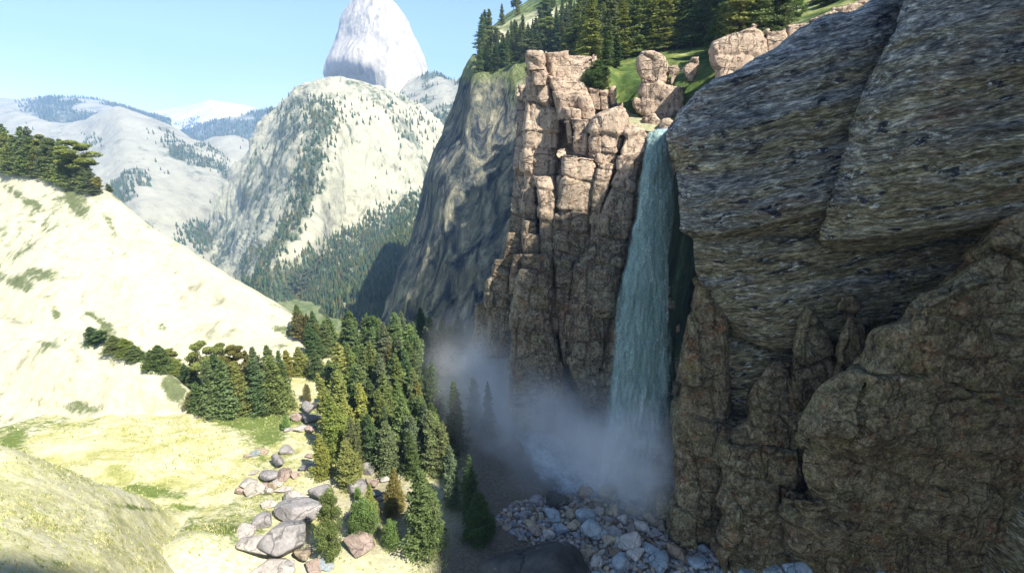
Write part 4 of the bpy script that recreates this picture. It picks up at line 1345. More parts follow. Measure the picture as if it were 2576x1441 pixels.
# -- canyon trees in the sun and beside the mist
Z = 'beside the boulders on the meadow edge'
Gc = 'trees along the canyon floor'
CANYON = [
    (877, 997, 846, 863, 'fir', 'yellow green', 75), (842, 1093, 794, 939, 'fir', 'olive green', 64), (859, 1145, 822, 990, 'full', 'olive green', 86),
    (815, 1197, 799, 1090, 'full', 'olive green', 52), (885, 1219, 864, 1105, 'full', 'golden brown', 80), (925, 1162, 903, 1050, 'full', 'yellow green', 60),
    (910, 1058, 904, 917, 'fir', 'green', 64), (959, 1010, 946, 939, 'fir', 'olive green', 42), (968, 1093, 942, 985, 'full', 'olive green', 56),
    (985, 1184, 966, 1060, 'full', 'grey green', 72), (1011, 1050, 992, 893, 'fir', 'green', 66), (1024, 1154, 1010, 990, 'full', 'green', 72),
    (985, 950, 977, 865, 'full', 'brownish', 44), (1037, 1010, 1012, 874, 'fir', 'dark green', 58), (994, 1282, 990, 1178, 'full', 'brownish', 56),
    (1068, 1374, 1056, 1186, 'full', 'dark green', 100), (1183, 1295, 1179, 1142, 'full', 'dark green', 52), (1205, 1352, 1195, 1235, 'full', 'dark green', 74),
    (833, 1405, 826, 1232, 'round', 'olive green', 96), (910, 1350, 908, 1262, 'bush', 'bright green', 92), (934, 1300, 928, 1215, 'fir', 'olive green', 40),
    (977, 1372, 985, 1312, 'bush', 'bright green', 62), (900, 1262, 900, 1228, 'bush', 'bright green', 30), (722, 1080, 717, 1043, 'slim', 'bright green', 20),
    (1075, 1160, 1066, 1010, 'fir', 'grey green', 52), (1120, 1190, 1112, 1060, 'fir', 'grey green', 52), (1150, 1130, 1140, 960, 'fir', 'dark green', 58),
    (1195, 1080, 1190, 950, 'slim', 'dark green', 36), (1230, 1110, 1226, 960, 'fir', 'dark green', 44), (1095, 1060, 1086, 910, 'fir', 'dark green', 46),
    (1140, 1270, 1130, 1120, 'full', 'grey green', 54), (1055, 1120, 1050, 960, 'full', 'brownish', 48), (760, 940, 748, 872, 'full', 'olive green', 50),
    (730, 945, 716, 880, 'slim', 'golden brown', 32), (800, 950, 790, 880, 'full', 'dark green', 46), (835, 970, 826, 905, 'full', 'green', 44),
    (870, 930, 866, 860, 'full', 'dark green', 44), (905, 940, 896, 870, 'full', 'dark green', 50), (935, 930, 930, 866, 'full', 'green', 44),
    (775, 1010, 770, 968, 'bush', 'brownish', 26), (1215, 1340, 1208, 1240, 'fir', 'dark green', 60),
]
for k in range(26):
    y_ = random.uniform(960, 1210)
    x_ = random.uniform(985, 1075) + (y_ - 960) * 0.18
    hp = random.uniform(110, 160)
    CANYON.append((x_, y_, x_ - hp * 0.12, y_ - hp, random.choice(['fir', 'fir', 'slim', 'full']), random.choice(['green', 'dark green', 'dark green', 'grey green']), hp * 0.38))
for k in range(27):
    y_ = random.uniform(985, 1180)
    x_ = random.uniform(845, 900) + (y_ - 985) * 0.30 + (k % 3) * 40
    hp = random.uniform(105, 150)
    CANYON.append((x_, y_, x_ - hp * 0.22, y_ - hp, random.choice(['fir', 'full', 'full']), random.choice(['olive green', 'yellow green', 'green', 'green', 'dark green', 'grey green'] if x_ < 960 else ['green', 'dark green', 'grey green', 'dark green']), hp * 0.44))
for k, (bx, by, ax, ay, kd, tn, w) in enumerate(CANYON):
    if ax > 1180:
        z = 'standing at the edge of the mist'
    elif ax > 1030:
        z = 'in the shade near the mist'
    elif ay > 1170:
        z = 'at the front of the canyon stand'
    elif ay < 912:
        z = 'at the back of the canyon stand'
    else:
        z = 'in the sunlit canyon stand'
    plant_px(bx, by, ax, ay, kd, tn, z, Gc, w * 0.76)

# -- dark trees along the far lip of the canyon floor
for k in range(44):
    bx = 780 + 460 * random.random()
    by = random.uniform(868, 905) if bx < 1000 else random.uniform(858, 960)
    hp = random.uniform(60, 95)
    plant_px(bx, by, bx - 4 + random.uniform(-4, 4) + (bx - 1288) * 0.02, by - hp, random.choice(['fir', 'slim', 'full']), random.choice(['dark green', 'dark green', 'green', 'grey green']),
             'at the far canyon lip', 'trees at the far lip of the canyon floor', hp * 0.38)
for k in range(9):
    bx = 752 + k * 9 + random.uniform(-4, 4)
    by = 835 + k * 7
    plant_px(bx, by, bx - 12, by - random.uniform(50, 75), random.choice(['fir', 'slim', 'full']), random.choice(['dark green', 'green', 'brownish']), 'under the big pale ridge', 'trees at the foot of the big ridge', 30)

# -- cluster under the lower ridge
G2 = 'trees in the grove behind the meadow'
CL = [(545, 1040, 515, 905, 'fir', 'green', 66), (590, 1040, 552, 905, 'fir', 'green', 60), (625, 1038, 580, 910, 'fir', 'olive green', 54), (660, 1036, 632, 900, 'fir', 'dark green', 60), (700, 1030, 676, 895, 'fir', 'green', 62),
      (525, 1000, 498, 858, 'pine', 'olive green', 70), (575, 1005, 545, 865, 'pine', 'olive green', 74), (610, 1000, 585, 868, 'pine', 'brownish', 66), (655, 990, 632, 872, 'full', 'grey green', 60), (690, 985, 668, 868, 'full', 'green', 64),
      (505, 1035, 490, 960, 'fir', 'dark green', 44), (485, 1034, 476, 985, 'round', 'brownish', 40), (512, 1036, 508, 1004, 'pine', 'golden brown', 36), (640, 1020, 615, 880, 'full', 'brownish', 56), (715, 1015, 700, 880, 'full', 'dark green', 44),
      (560, 1020, 535, 890, 'full', 'dark green', 60), (490, 990, 482, 905, 'fir', 'dark green', 40), (470, 965, 462, 915, 'fir', 'dark green', 34)]
for bx, by, ax, ay, kd, tn, w in CL:
    plant_px(bx, by, ax, ay, kd, tn, 'in the grove behind the meadow', G2, w * 0.8)
for bx, by, ax, ay, kd, tn, w in [(405, 935, 396, 868, 'full', 'dark green', 46), (430, 945, 418, 880, 'pine', 'olive green', 58), (450, 955, 440, 905, 'full', 'olive green', 40), (240, 866, 222, 822, 'full', 'dark green', 40), (262, 874, 246, 832, 'pine', 'dark green', 40), (295, 886, 280, 844, 'full', 'green', 44),
                                  (322, 896, 308, 852, 'full', 'olive green', 40), (345, 908, 334, 868, 'full', 'green', 34), (385, 930, 376, 880, 'fir', 'dark green', 34)]:
    plant_px(bx, by - 4, ax, ay, kd, tn, 'behind the crest of the lower ridge', 'trees behind the lower ridge', w)

# -- grove on the big ridge, far left
G1 = 'trees of the grove on the big ridge'
GR = [(-10, 418, 0), (25, 425, 0), (60, 432, 0), (95, 440, 0), (130, 447, 0), (160, 452, 0), (190, 458, 0)]
rows = [(470, 0, 0.0), (448, 1, 0.0)]
tr = []
for i in range(34):
    bx = -20 + i * 8.2
    tr.append((bx, np.interp(bx, [-20, 110, 250, 300], [416, 438, 486, 515]) + random.uniform(2, 10)))
for i in range(16):
    bx = -10 + i * 16
    tr.append((bx, np.interp(bx, [-20, 110, 250, 300], [412, 432, 482, 512]) + random.uniform(0, 3)))
for i, (bx, by) in enumerate(tr):
    top = np.interp(bx, [0, 60, 130, 190, 240, 290], [308, 318, 320, 372, 405, 440])
    hp = max(34, (by - top) * random.uniform(0.72, 1.04)) if i >= 34 else max(30, (by - top) * random.uniform(0.45, 0.85))
    kd = random.choice(['fir', 'full', 'pine', 'fir', 'full'])
    plant_px(bx, by, bx - hp * 0.16, by - hp, kd, random.choice(['green', 'yellow green', 'dark green', 'grey green', 'olive green', 'olive green', 'golden brown'] if kd == 'pine' else ['green', 'green', 'olive green', 'yellow green', 'grey green']), 'in the ridge grove', G1, hp * 0.42)
plant_px(211, 472, 180, 352, 'pine', 'yellow green', 'leaning at the edge of the ridge grove', G1, 78, spec='open crowned yellow green pine with bare trunk')
plant_px(182, 474, 170, 436, 'full', 'olive green', 'just below the ridge grove', G1, 26)
plant_px(278, 484, 268, 462, 'slim', 'green', 'alone on the ridge crest', G1, 14)

# -- plateau forest
G4 = 'trees of the plateau forest'
CLEAR1 = [(1232, 92), (1300, 62), (1380, 30), (1470, -10), (1480, 20), (1430, 52), (1350, 78), (1290, 92), (1275, 128), (1240, 128)]
CLEAR2 = [(1900, 60), (1950, -20), (2120, -60), (2140, 10), (2000, 70), (1930, 85)]
FRONT = [(1575, 170), (1640, 132), (1800, 112), (1800, 250), (1560, 330), (1500, 250), (1480, 165)]
taken = []
tries = 0
while len(taken) < 250 and tries < 14000:
    tries += 1
    x, y = random.uniform(1192, 1960), random.uniform(-12, 200)
    q = np.array([x]), np.array([y])
    if inpoly(*q, CLEAR1)[0] or inpoly(*q, CLEAR2)[0] or inpoly(*q, FRONT)[0]:
        continue
    p = hit(x, y)
    if p is None or p[1] < 100:
        continue
    if x > 1330 and y > 168:
        continue
    sp = 5 + 900 / p[1]
    if any(abs(x - t[1]) < sp and abs(y - t[2]) < sp * 0.5 for t in taken):
        continue
    taken.append((p, x, y))
HERO = [(1505, 150, 30), (1535, 146, 25), (1565, 148, -10), (1600, 140, -30), (1640, 132, -45), (1672, 128, -40), (1705, 122, -50), (1740, 118, -60), (1775, 112, -40), (1810, 100, -30), (1850, 86, -40), (1880, 70, -40),
        (1470, 140, 40), (1440, 132, 55), (1415, 128, 50), (1525, 165, 80), (1550, 172, 85), (1385, 126, 62), (1360, 130, 70), (1330, 140, 80), (1300, 152, 85), (1280, 158, 96), (1262, 168, 105), (1240, 176, 110), (1222, 182, 118), (1208, 186, 105), (1200, 176, 70), (1204, 150, 48),
        (1212, 130, 35), (1220, 115, 25), (1230, 108, 22), (1350, 110, 62), (1375, 104, 55), (1400, 96, 45), (1430, 90, 40), (1310, 120, 75), (1330, 112, 68)]
for j, (bx, by, ay) in enumerate(HERO):
    kd = random.choice(['fir', 'slim', 'fir', 'slim'] if bx > 1400 else ['slim', 'slim', 'fir', 'full'])
    zone = 'in the front row above the pillars' if 1320 < bx < 1580 else ('behind the pink plateau boulders' if bx >= 1580 else 'on the edge above the streaked cliff')
    plant_px(bx, by, bx + random.uniform(-2, 2), ay, kd, random.choice(['dark green', 'dark green', 'green', 'olive green', 'olive green', 'olive green' if kd == 'pine' else 'green']), zone, G4, (by - ay) * (0.32 if kd != 'slim' else 0.25) if kd != 'pine' else (by - ay) * 0.5)
for p, x, y in taken:
    h = random.uniform(10, 18)
    kd = random.choice(['fir', 'slim', 'slim', 'fir', 'slim', 'pine'])
    zone = ('deep in the forest above the boulders' if x > 1580 else ('in the forest behind the pillars' if x > 1400 else ('beyond the pale plateau clearing' if y < 60 else 'set back above the streaked cliff')))
    plant(p - np.array([0, 0, 0.3]), h, kd, random.choice(['dark green', 'green', 'olive green', 'olive green', 'grey green', 'yellow green' if kd == 'pine' else 'green']), zone, G4, random.uniform(1.25, 1.7))
for bx, by, ax, ay, kd, w in [(1497, 226, 1494, 150, 'round', 66), (1480, 222, 1474, 176, 'bush', 44), (1520, 228, 1518, 168, 'round', 44)]:
    b = P(bx, by, 99.5)
    tip = P(ax, ay, 99.5)
    h = float(np.linalg.norm(tip - b))
    rad = {'round': 5.6, 'bush': 3.8}[kd]
    plant(b, h, kd, 'dark green', 'rooted among the pillar tops', 'leafy trees among the pillar tops', (w / FPX * 97) / (2 * rad * h / HREF.get(kd, 20.0)))
for bx, by, ax, ay, kd, tn, w in [(2003, 42, 2003, -14, 'round', 'bright green', 44), (1942, 30, 1942, -40, 'pine', 'dark green', 40), (2090, 12, 2090, -50, 'full', 'dark green', 44), (2060, 6, 2060, -60, 'fir', 'green', 40)]:
    plant_px(bx, by, ax, ay, kd, tn, 'on the sunny grass above the banded cliff', 'trees on the sunny grass', w)

# -- distant woods ------------------------------------------------------


def cone_template(kind=0):
    """three ragged skirts round a trunk line"""
    V, F = [], []
    for k, (z0, z1, r) in enumerate([(0.05, 0.55, 0.21), (0.3, 0.8, 0.16), (0.58, 1.0, 0.10)]):
        n = 6
        base = len(V)
        for j in range(n):
            a = j * 2 * math.pi / n + k
            rr = r * (0.75 if j % 2 else 1.15)
            V.append((rr * math.cos(a), rr * math.sin(a), z0 + (0.05 if j % 2 else -0.02)))
        V.append((0, 0, z1))
        for j in range(n):
            F.append((base + j, base + (j + 1) % n, base + n))
    return np.array(V), np.array(F)


CT_V, CT_F = cone_template()


def forest(name, pts, hts, label, tints, wide=1.0):
    n = len(pts)
    k = len(CT_V)
    a = RNG.random(n) * 6.28
    c, s = np.cos(a), np.sin(a)
    w = hts * (0.85 + 0.5 * RNG.random(n)) * wide
    X = (CT_V[None, :, 0] * c[:, None] - CT_V[None, :, 1] * s[:, None]) * w[:, None]
    Yv = (CT_V[None, :, 0] * s[:, None] + CT_V[None, :, 1] * c[:, None]) * w[:, None]
    Zv = CT_V[None, :, 2] * hts[:, None]
    v = (np.stack([X, Yv, Zv], -1) + pts[:, None, :] - np.array([0, 0, 0.5])).reshape(-1, 3)
    f = (CT_F[None] + (np.arange(n) * k)[:, None, None]).reshape(-1, 3)
    t = np.array(tints)[RNG.integers(0, len(tints), n)] * (0.8 + 0.4 * RNG.random((n, 1)))
    at = {'rnd': np.repeat(0.3 + 0.4 * RNG.random(n), k), 'tint': np.repeat(t, k, 0)}
    me = make_mesh(name, v, f, MAT_FOREST, at, smooth=False)
    return link(name, me, kind='stuff', label=label, category='forest')


DK = [(0.065, 0.11, 0.05), (0.08, 0.125, 0.055), (0.105, 0.13, 0.05), (0.15, 0.145, 0.055)]


def near_v(vv, ff, fn):
    """density evaluated from the picture position of each face centre"""
    def d(c):
        x, y = project(c)
        return fn(x, y, c) * np.clip(np.linalg.norm(c - EYE, axis=1), 1, None) ** -1.2
    return d


def dM(x, y, c):
    low_ = sstep(-30, 40, (x - 860) * 0.55 + (y - 590))
    R_ = np.interp(y, [200, 330, 450, 560, 690, 760], [815, 805, 772, 745, 665, 650])
    rib_ = np.clip(1 - np.abs(x - R_) / np.interp(y, [200, 400, 600, 750], [60, 60, 42, 40]), 0, 1) * sstep(215, 300, y)
    lf = sstep(0.02, 0.3, fbm(c, 0.009, 5, 91, stretch=(1, 1, 0.3)))
    return 2.2 * low_ + 1.2 * rib_ + 0.10 * lf * sstep(900, 700, x) + 0.05 * lf * sstep(0.1, 0.3, fbm(c, 0.02, 3, 94)) + 0.25 * sstep(230, 290, y) * sstep(330, 290, y) + 0.3 * blob(x, y, 1050, 330, 90, 60) + 0.15 * blob(x, y, 1000, 520, 70, 110)


pts = sample_grid(vM, fM, 10000, near_v(vM, fM, dM))
forest('mountain_forest', pts, RNG.uniform(6, 15, len(pts)), 'conifer woods covering the rib and lower flank of the streaked mountain', DK)
pts = np.concatenate([
    sample_grid(vA, fA, 3200, near_v(vA, fA, lambda x, y, c: sstep(30, 120, x) * sstep(0.0, 0.15, fbm(c, 0.004, 5, 9) + 0.1 + 0.6 * sstep(285, 300, y)))),
    sample_grid(vC, fC, 3000, near_v(vC, fC, lambda x, y, c: 1.0 - 0.98 * np.clip(1.6 * np.maximum(blob(x, y, 600, 297, 40, 7), blob(x, y, 705, 272, 25, 6)), 0, 1))),
    sample_grid(vE, fE, 900, near_v(vE, fE, lambda x, y, c: sstep(0.1, 0.3, fbm(c, 0.003, 5, 5)) * sstep(280, 300, y)))])
forest('horizon_forest', pts, RNG.uniform(16, 26, len(pts)), 'blue woods on the hills along the horizon', DK)
pts = np.concatenate([
    sample_grid(vB, fB, 4200, near_v(vB, fB, lambda x, y, c: 0.02 * sstep(300, 340, y) * sstep(0.1, .3, fbm(c, 0.01, 4, 35)) + 1.0 * sstep(0.14, 0.3, fbm(c, 0.0045, 5, 33)) * sstep(320, 370, y) + 1.5 * blob(x, y, 520, 595, 90, 36) + 0.7 * blob(x, y, 440, 365, 70, 20, 0.6))),
    sample_grid(vD, fD, 500, near_v(vD, fD, lambda x, y, c: 0.1 + sstep(390, 430, y))),
    sample_grid(vF, fF, 1300, near_v(vF, fF, lambda x, y, c: sstep(-0.1, 0.25, fbm(c, 0.007, 5, 61))))])
forest('hillside_forest', pts, RNG.uniform(8, 17, len(pts)), 'scattered woods on the pale pyramid peak and the hill by the dome', DK)

# ------------------------------------------------------------------ grass
cam_w = lambda c: 1.0 / np.maximum(25, np.linalg.norm(c - EYE, axis=1)) ** 2.2
sel = (vG[fG].mean(1)[:, 1] < 100) & (vG[fG].mean(1)[:, 1] > 30) & (vG[fG].mean(1)[:, 0] < -9)
gp = np.concatenate([sample_grid(vH, fH, 4500, lambda c: cam_w(c) * (0.25 + sstep(-0.1, 0.3, fbm(c, 0.25, 4, 171)))),
                     sample_grid(vG, fG[sel], 11000, lambda c: cam_w(c) * (0.12 + sstep(0.0, 0.35, fbm(c, 0.16, 4, 172))))])
n = len(gp)
nb = 5
a = RNG.random((n, nb)) * 6.28
hgt = (0.22 + 0.30 * RNG.random((n, nb))) * (0.7 + 0.6 * RNG.random((n, 1)))
lean = 0.35 * RNG.random((n, nb)) + 0.1
base = gp[:, None, :] + np.stack([0.16 * np.cos(a * 1.7), 0.16 * np.sin(a * 1.7), np.zeros_like(a) - 0.05], -1)
tip = base + np.stack([np.cos(a) * lean * hgt, np.sin(a) * lean * hgt, hgt], -1)
sd = np.stack([-np.sin(a), np.cos(a), np.zeros_like(a)], -1) * 0.05
v = np.stack([base - sd, base + sd, tip], 2).reshape(-1, 3)
tc = np.array([(0.58, 0.55, 0.26), (0.44, 0.46, 0.17), (0.70, 0.64, 0.36), (0.30, 0.36, 0.11)])[RNG.integers(0, 4, n)]
me = make_mesh('grass', v, np.arange(len(v)).reshape(-1, 3), MAT_FOREST, {'rnd': np.repeat(0.4 + 0.4 * RNG.random(n), nb * 3), 'tint': np.repeat(tc, nb * 3, 0)}, smooth=False)
link('grass', me, kind='stuff', label='dry yellow green grass tufts on the near hill and meadow', category='grass')

# ------------------------------------------------------------------ stones


def ico(sub):
    import bmesh
    bm = bmesh.new()
    bmesh.ops.create_icosphere(bm, subdivisions=sub, radius=1)
    v = np.array([q.co[:] for q in bm.verts])
    f = np.array([[w.index for w in q.verts] for q in bm.faces])
    bm.free()
    return v, f


ICO4, ICO3, ICO2 = ico(5), ico(4), ico(2)


def stone_geo(seed, base, planes=14, sharp=14.0, amp=0.05, ratio=(1, 0.8, 0.62)):
    v, f = base
    rng = np.random.default_rng(seed)
    n = rng.normal(size=(planes, 3))
    n /= np.linalg.norm(n, axis=1, keepdims=True)
    d = rng.uniform(0.62, 1.0, planes)
    k = np.maximum(v @ n.T, 1e-3) / d
    r = 1.0 / (np.sum(k ** sharp, 1) + 0.75 ** sharp) ** (1 / sharp)
    w = v * r[:, None] * np.array(ratio)
    w = w * (1 + amp * fbm(v + seed * 3.1, 1.6, 4, seed))[:, None]
    w = w + v * (amp * 0.35 * fbm(v + seed, 6.0, 3, seed + 4))[:, None]
    return w, f


def stone_mesh(seed, base, mat=None, **kw):
    v, f = stone_geo(seed, base, **kw)
    return make_mesh('stone', v, f, mat or MAT_STONE)


ANG = [stone_mesh(500 + i, ICO4, planes=11, sharp=26, amp=0.05, ratio=r) for i, r in enumerate([(1, .75, .62), (1, .85, .5), (1, .7, .75), (1, .6, .45), (1, .9, .7), (1, .66, .58)])]
RND = [stone_mesh(540 + i, ICO3, planes=16, sharp=9, amp=0.07, ratio=r) for i, r in enumerate([(1, .8, .62), (1, .7, .55), (1, .9, .7), (1, .75, .5), (1, .82, .75), (1, .66, .6), (1, .9, .5), (1, .7, .7)])]
SC = {'pale': (0.60, 0.54, 0.47), 'grey': (0.40, 0.37, 0.35), 'pinkish': (0.50, 0.38, 0.31), 'bluish': (0.38, 0.42, 0.43), 'tan': (0.52, 0.42, 0.29), 'dark': (0.10, 0.095, 0.085), 'brown': (0.33, 0.24, 0.16)}


def rock(p, size, colour, word, zone, group, angular=True, stretch=(1, 1, 1), rz=None, tilt=None, mesh=None, sink=0.25, px=None, name='boulder', spec=None):
    pool = ANG if angular else RND
    o = bpy.data.objects.new(name, mesh or random.choice(pool))
    COL.objects.link(o)
    o.location = (p[0], p[1], p[2] + size * stretch[2] * (0.55 - sink))
    o.rotation_euler = (random.uniform(-.3, .3) if tilt is None else tilt[0], random.uniform(-.3, .3) if tilt is None else tilt[1], random.uniform(-.55, .55) + (3.14 if random.random() < .5 else 0) if rz is None else rz)
    o.scale = (size * stretch[0], size * stretch[1], size * stretch[2])
    c = np.array(SC[colour]) * random.uniform(0.85, 1.15) * (0.66 if group == 'boulders on the meadow' else 1.0)
    o.color = (*c, 1)
    o['category'] = 'boulder' if name == 'boulder' else 'stone'
    o['group'] = group
    x, _ = project(np.array(p))
    PENDING.append((o, spec or ' '.join((word + ' ' + colour + ' ' + name + ' ' + zone).split()), float(x)))
    return o


def rock_px(x, y, wpx, colour, word, zone, group, **kw):
    b = hit(x, y)
    if b is None:
        return
    depth = b[1] * CP - (b[2] - 60) * SP
    return rock(b, wpx / FPX * depth * 0.62, colour, word, zone, group, **kw)


GB = 'boulders on the meadow'
MB = [  # px, py, width px, colour
    (722, 1376, 108, 'grey', 'largest', (1, .8, .85)), (645, 1385, 74, 'pale', 'sharp edged', (1, .8, .8)), (745, 1300, 96, 'grey', 'long lichen spotted', (1, .8, .6)), (660, 1322, 50, 'grey', 'steep', (1, .8, .95)), (622, 1342, 40, 'pale', 'low', (1, .8, .6)),
    (742, 1262, 66, 'pale', 'flat topped', (1, .7, .55)), (676, 1273, 26, 'pale', 'small', (1, .8, .6)), (760, 1406, 44, 'tan', 'upright', (1, .8, 1)), (775, 1395, 30, 'tan', 'leaning', (1, .8, 1)), (716, 1432, 60, 'grey', 'half buried', (1, .8, .6)), (790, 1431, 40, 'pinkish', 'wedge shaped', (1, .8, .6)), (690, 1441, 90, 'pale', 'broad white', (1, .8, .5)),
    (702, 1172, 34, 'grey', 'tall', (1, .8, 1.2)), (677, 1206, 44, 'grey', 'rounded', (1, .9, .8)), (716, 1202, 36, 'pinkish', 'rounded', (1, .9, .8)), (628, 1225, 38, 'pale', 'rounded', (1, .8, .8)), (610, 1237, 30, 'pinkish', 'small', (1, .8, .6)), (641, 1241, 34, 'pale', 'bright', (1, .8, .8)), (671, 1228, 22, 'pinkish', 'small', (1, .8, .9)), (685, 1229, 18, 'tan', 'small', (1, .8, .9)),
    (678, 1240, 18, 'pale', 'small', (1, .8, .8)), (660, 1240, 14, 'pale', 'tiny', (1, .8, .7)), (716, 1234, 32, 'pale', 'long', (1, .6, .5)), (700, 1216, 26, 'pale', 'flat', (1, .8, .5)), (740, 1200, 16, 'pinkish', 'small', (1, .8, .9)), (755, 1195, 12, 'tan', 'tiny', (1, .8, .7)), (642, 1145, 18, 'bluish', 'small', (1, .8, .7)), (660, 1138, 34, 'tan', 'flat', (1, .6, .35)), (622, 1150, 14, 'pinkish', 'tiny', (1, .8, .7)),
    (724, 1137, 34, 'grey', 'flat', (1, .8, .5)), (772, 1180, 40, 'grey', 'long flat', (1, .5, .35)), (760, 1082, 34, 'pale', 'thin', (1, .5, .5)), (725, 1084, 24, 'grey', 'thin', (1, .6, .4)), (755, 1054, 34, 'pinkish', 'flat', (1, .8, .6)), (775, 1032, 34, 'grey', 'tall', (1, .9, 1)), (790, 1028, 24, 'dark', 'tall', (1, .9, 1)), (788, 1060, 40, 'grey', 'jagged', (1, .7, .7)), (780, 1084, 22, 'pinkish', 'small', (1, .8, .8)),
    (792, 1102, 22, 'bluish', 'flat', (1, .7, .4)), (780, 1150, 20, 'pinkish', 'small', (1, .8, .8)), (640, 1190, 24, 'pale', 'flat', (1, .6, .4)), (812, 1252, 52, 'grey', 'dark sided', (1, .8, 1)), (900, 1232, 46, 'grey', 'rounded', (1, .8, .8)), (934, 1222, 34, 'pinkish', 'bright', (1, .8, .9)), (925, 1188, 40, 'grey', 'tall', (1, .8, 1)), (905, 1280, 36, 'pinkish', 'steep', (1, .8, 1)), (912, 1378, 72, 'pinkish', 'broad', (1, .8, .75)),
    (950, 1245, 20, 'bluish', 'small', (1, .8, .8)), (958, 1256, 14, 'pale', 'tiny', (1, .8, .8)), (945, 1240, 16, 'pinkish', 'small', (1, .8, .8)), (880, 1300, 26, 'grey', 'small', (1, .8, .8)), (960, 1330, 26, 'tan', 'flat', (1, .7, .5)), (890, 1330, 22, 'bluish', 'small', (1, .8, .8)), (1010, 1368, 20, 'bluish', 'thin flat', (1, .5, .25)), (1020, 1358, 14, 'pale', 'thin flat', (1, .5, .25)), (815, 1422, 44, 'bluish', 'flat', (1, .6, .4)),
    (1010, 1180, 24, 'pale', 'small', (1, .8, .8)), (1030, 1165, 22, 'pale', 'flat', (1, .8, .5)), (875, 1040, 30, 'grey', 'jagged', (1, .8, 1)), (930, 1110, 28, 'tan', 'small', (1, .8, .8)), (970, 1210, 22, 'pale', 'small', (1, .8, .8)),
]
for x, y, w, c, word, st in MB:
    z = ('at the front of the meadow' if y > 1290 else ('in the middle meadow cluster' if y > 1160 else 'on the far meadow')) if x < 800 else 'between the canyon trees'
    rock_px(x, y, w, c, word, z, GB, stretch=(st[0], st[1], st[2] * 1.15), angular=(c != 'grey' or w > 60), sink=0.02)

# dark big boulder at the bottom of the view
b = P(1375, 1462, 48)
o = rock(drop(b[0], b[1]), 7.0, 'dark', 'huge', 'at the front of the stream bed', 'dark boulders', stretch=(1.25, 0.9, 0.95), rz=0.15, tilt=(0.05, 0.1), sink=0.2, mesh=stone_mesh(601, ICO4, planes=12, sharp=16, amp=0.08, ratio=(1, .8, .75)), spec='huge dark shaded boulder at the front of the stream bed')

# stream bed cobbles
BEDPOLY = [(1235, 1310), (1290, 1262), (1380, 1250), (1480, 1250), (1600, 1262), (1660, 1290), (1740, 1350), (1820, 1400), (1850, 1460), (1400, 1460), (1330, 1370)]
GC = 'cobbles of the stream bed'
placed = []


def bed_zone(x, y):
    if y < 1290:
        return 'in the misty upper bed'
    if x < 1340:
        return 'along the bed beside the trees'
    if x > 1700:
        return 'by the foot of the right cliff'
    if y > 1390:
        return 'in the lowest stream bed'
    return 'in mid stream bed'


HEROC = [(1478, 1310, 62, 'bluish'), (1390, 1300, 46, 'bluish'), (1575, 1368, 66, 'pale'), (1490, 1345, 70, 'bluish'), (1410, 1335, 40, 'bluish'), (1615, 1330, 40, 'pale'), (1660, 1415, 66, 'bluish'), (1545, 1340, 40, 'grey'), (1440, 1300, 40, 'tan'), (1335, 1320, 30, 'tan'), (1345, 1340, 36, 'pinkish'), (1380, 1350, 36, 'pale'),
         (1540, 1290, 44, 'tan'), (1470, 1240, 50, 'brown'), (1530, 1250, 60, 'tan'), (1600, 1395, 44, 'pale'), (1560, 1420, 48, 'bluish'), (1635, 1385, 44, 'bluish'), (1500, 1420, 40, 'pale'), (1700, 1395, 50, 'brown'), (1755, 1420, 46, 'bluish'), (1640, 1310, 50, 'brown'), (1350, 1262, 44, 'grey'), (1420, 1215, 54, 'grey'), (1380, 1180, 60, 'grey'), (1450, 1160, 50, 'brown'), (1320, 1120, 50, 'grey'),
         (1590, 1240, 36, 'grey'), (1400, 1265, 60, 'dark'), (1610, 1262, 44, 'dark'), (1545, 1395, 38, 'brown'), (1480, 1395, 36, 'tan'), (1590, 1290, 40, 'brown')]
for x, y, w, c in HEROC:
    b = hit(x, y)
    if b is None:
        continue
    depth = b[1] * CP - (b[2] - 60) * SP
    r = w / FPX * depth * 0.54
    placed.append((b[0], b[1], r))
    rock(b, r, c, 'large', bed_zone(x, y), GC, angular=random.random() < 0.12, stretch=(1, 1, random.uniform(.9, 1.2)), name='cobble')
cnt = 0
tries = 0
while cnt < 262 and tries < 9000:
    tries += 1
    x, y = random.uniform(1235, 1850), random.uniform(1245, 1455)
    if not inpoly(np.array([x]), np.array([y]), BEDPOLY)[0]:
        continue
    b = hit(x, y)
    if b is None:
        continue
    r = 0.42 + 1.0 * random.random() ** 2.4
    if any((b[0] - q[0]) ** 2 + (b[1] - q[1]) ** 2 < (0.72 * (r + q[2])) ** 2 for q in placed):
        continue
    placed.append((b[0], b[1], r))
    cnt += 1
    c = random.choice(['pale', 'pale', 'grey', 'bluish', 'tan', 'tan', 'brown', 'grey', 'pinkish'])
    rock(b, r, c, 'small' if r < 0.6 else 'medium', bed_zone(x, y), GC, angular=random.random() < 0.12, stretch=(1, 1, random.uniform(.85, 1.2)), name='cobble')
for x, y, w in [(1945, 1428, 46), (2008, 1432, 84), (2196, 1432, 66), (1880, 1436, 40)]:
    b = P(x, y + 8, 47.5)
    rock(b - np.array([0, 0, 0.3]), w / FPX * 62 * 0.5, 'bluish', 'dark wet', 'at the foot of the lichen cliff', 'wet stones under the lichen cliff', angular=True, sink=0.3)

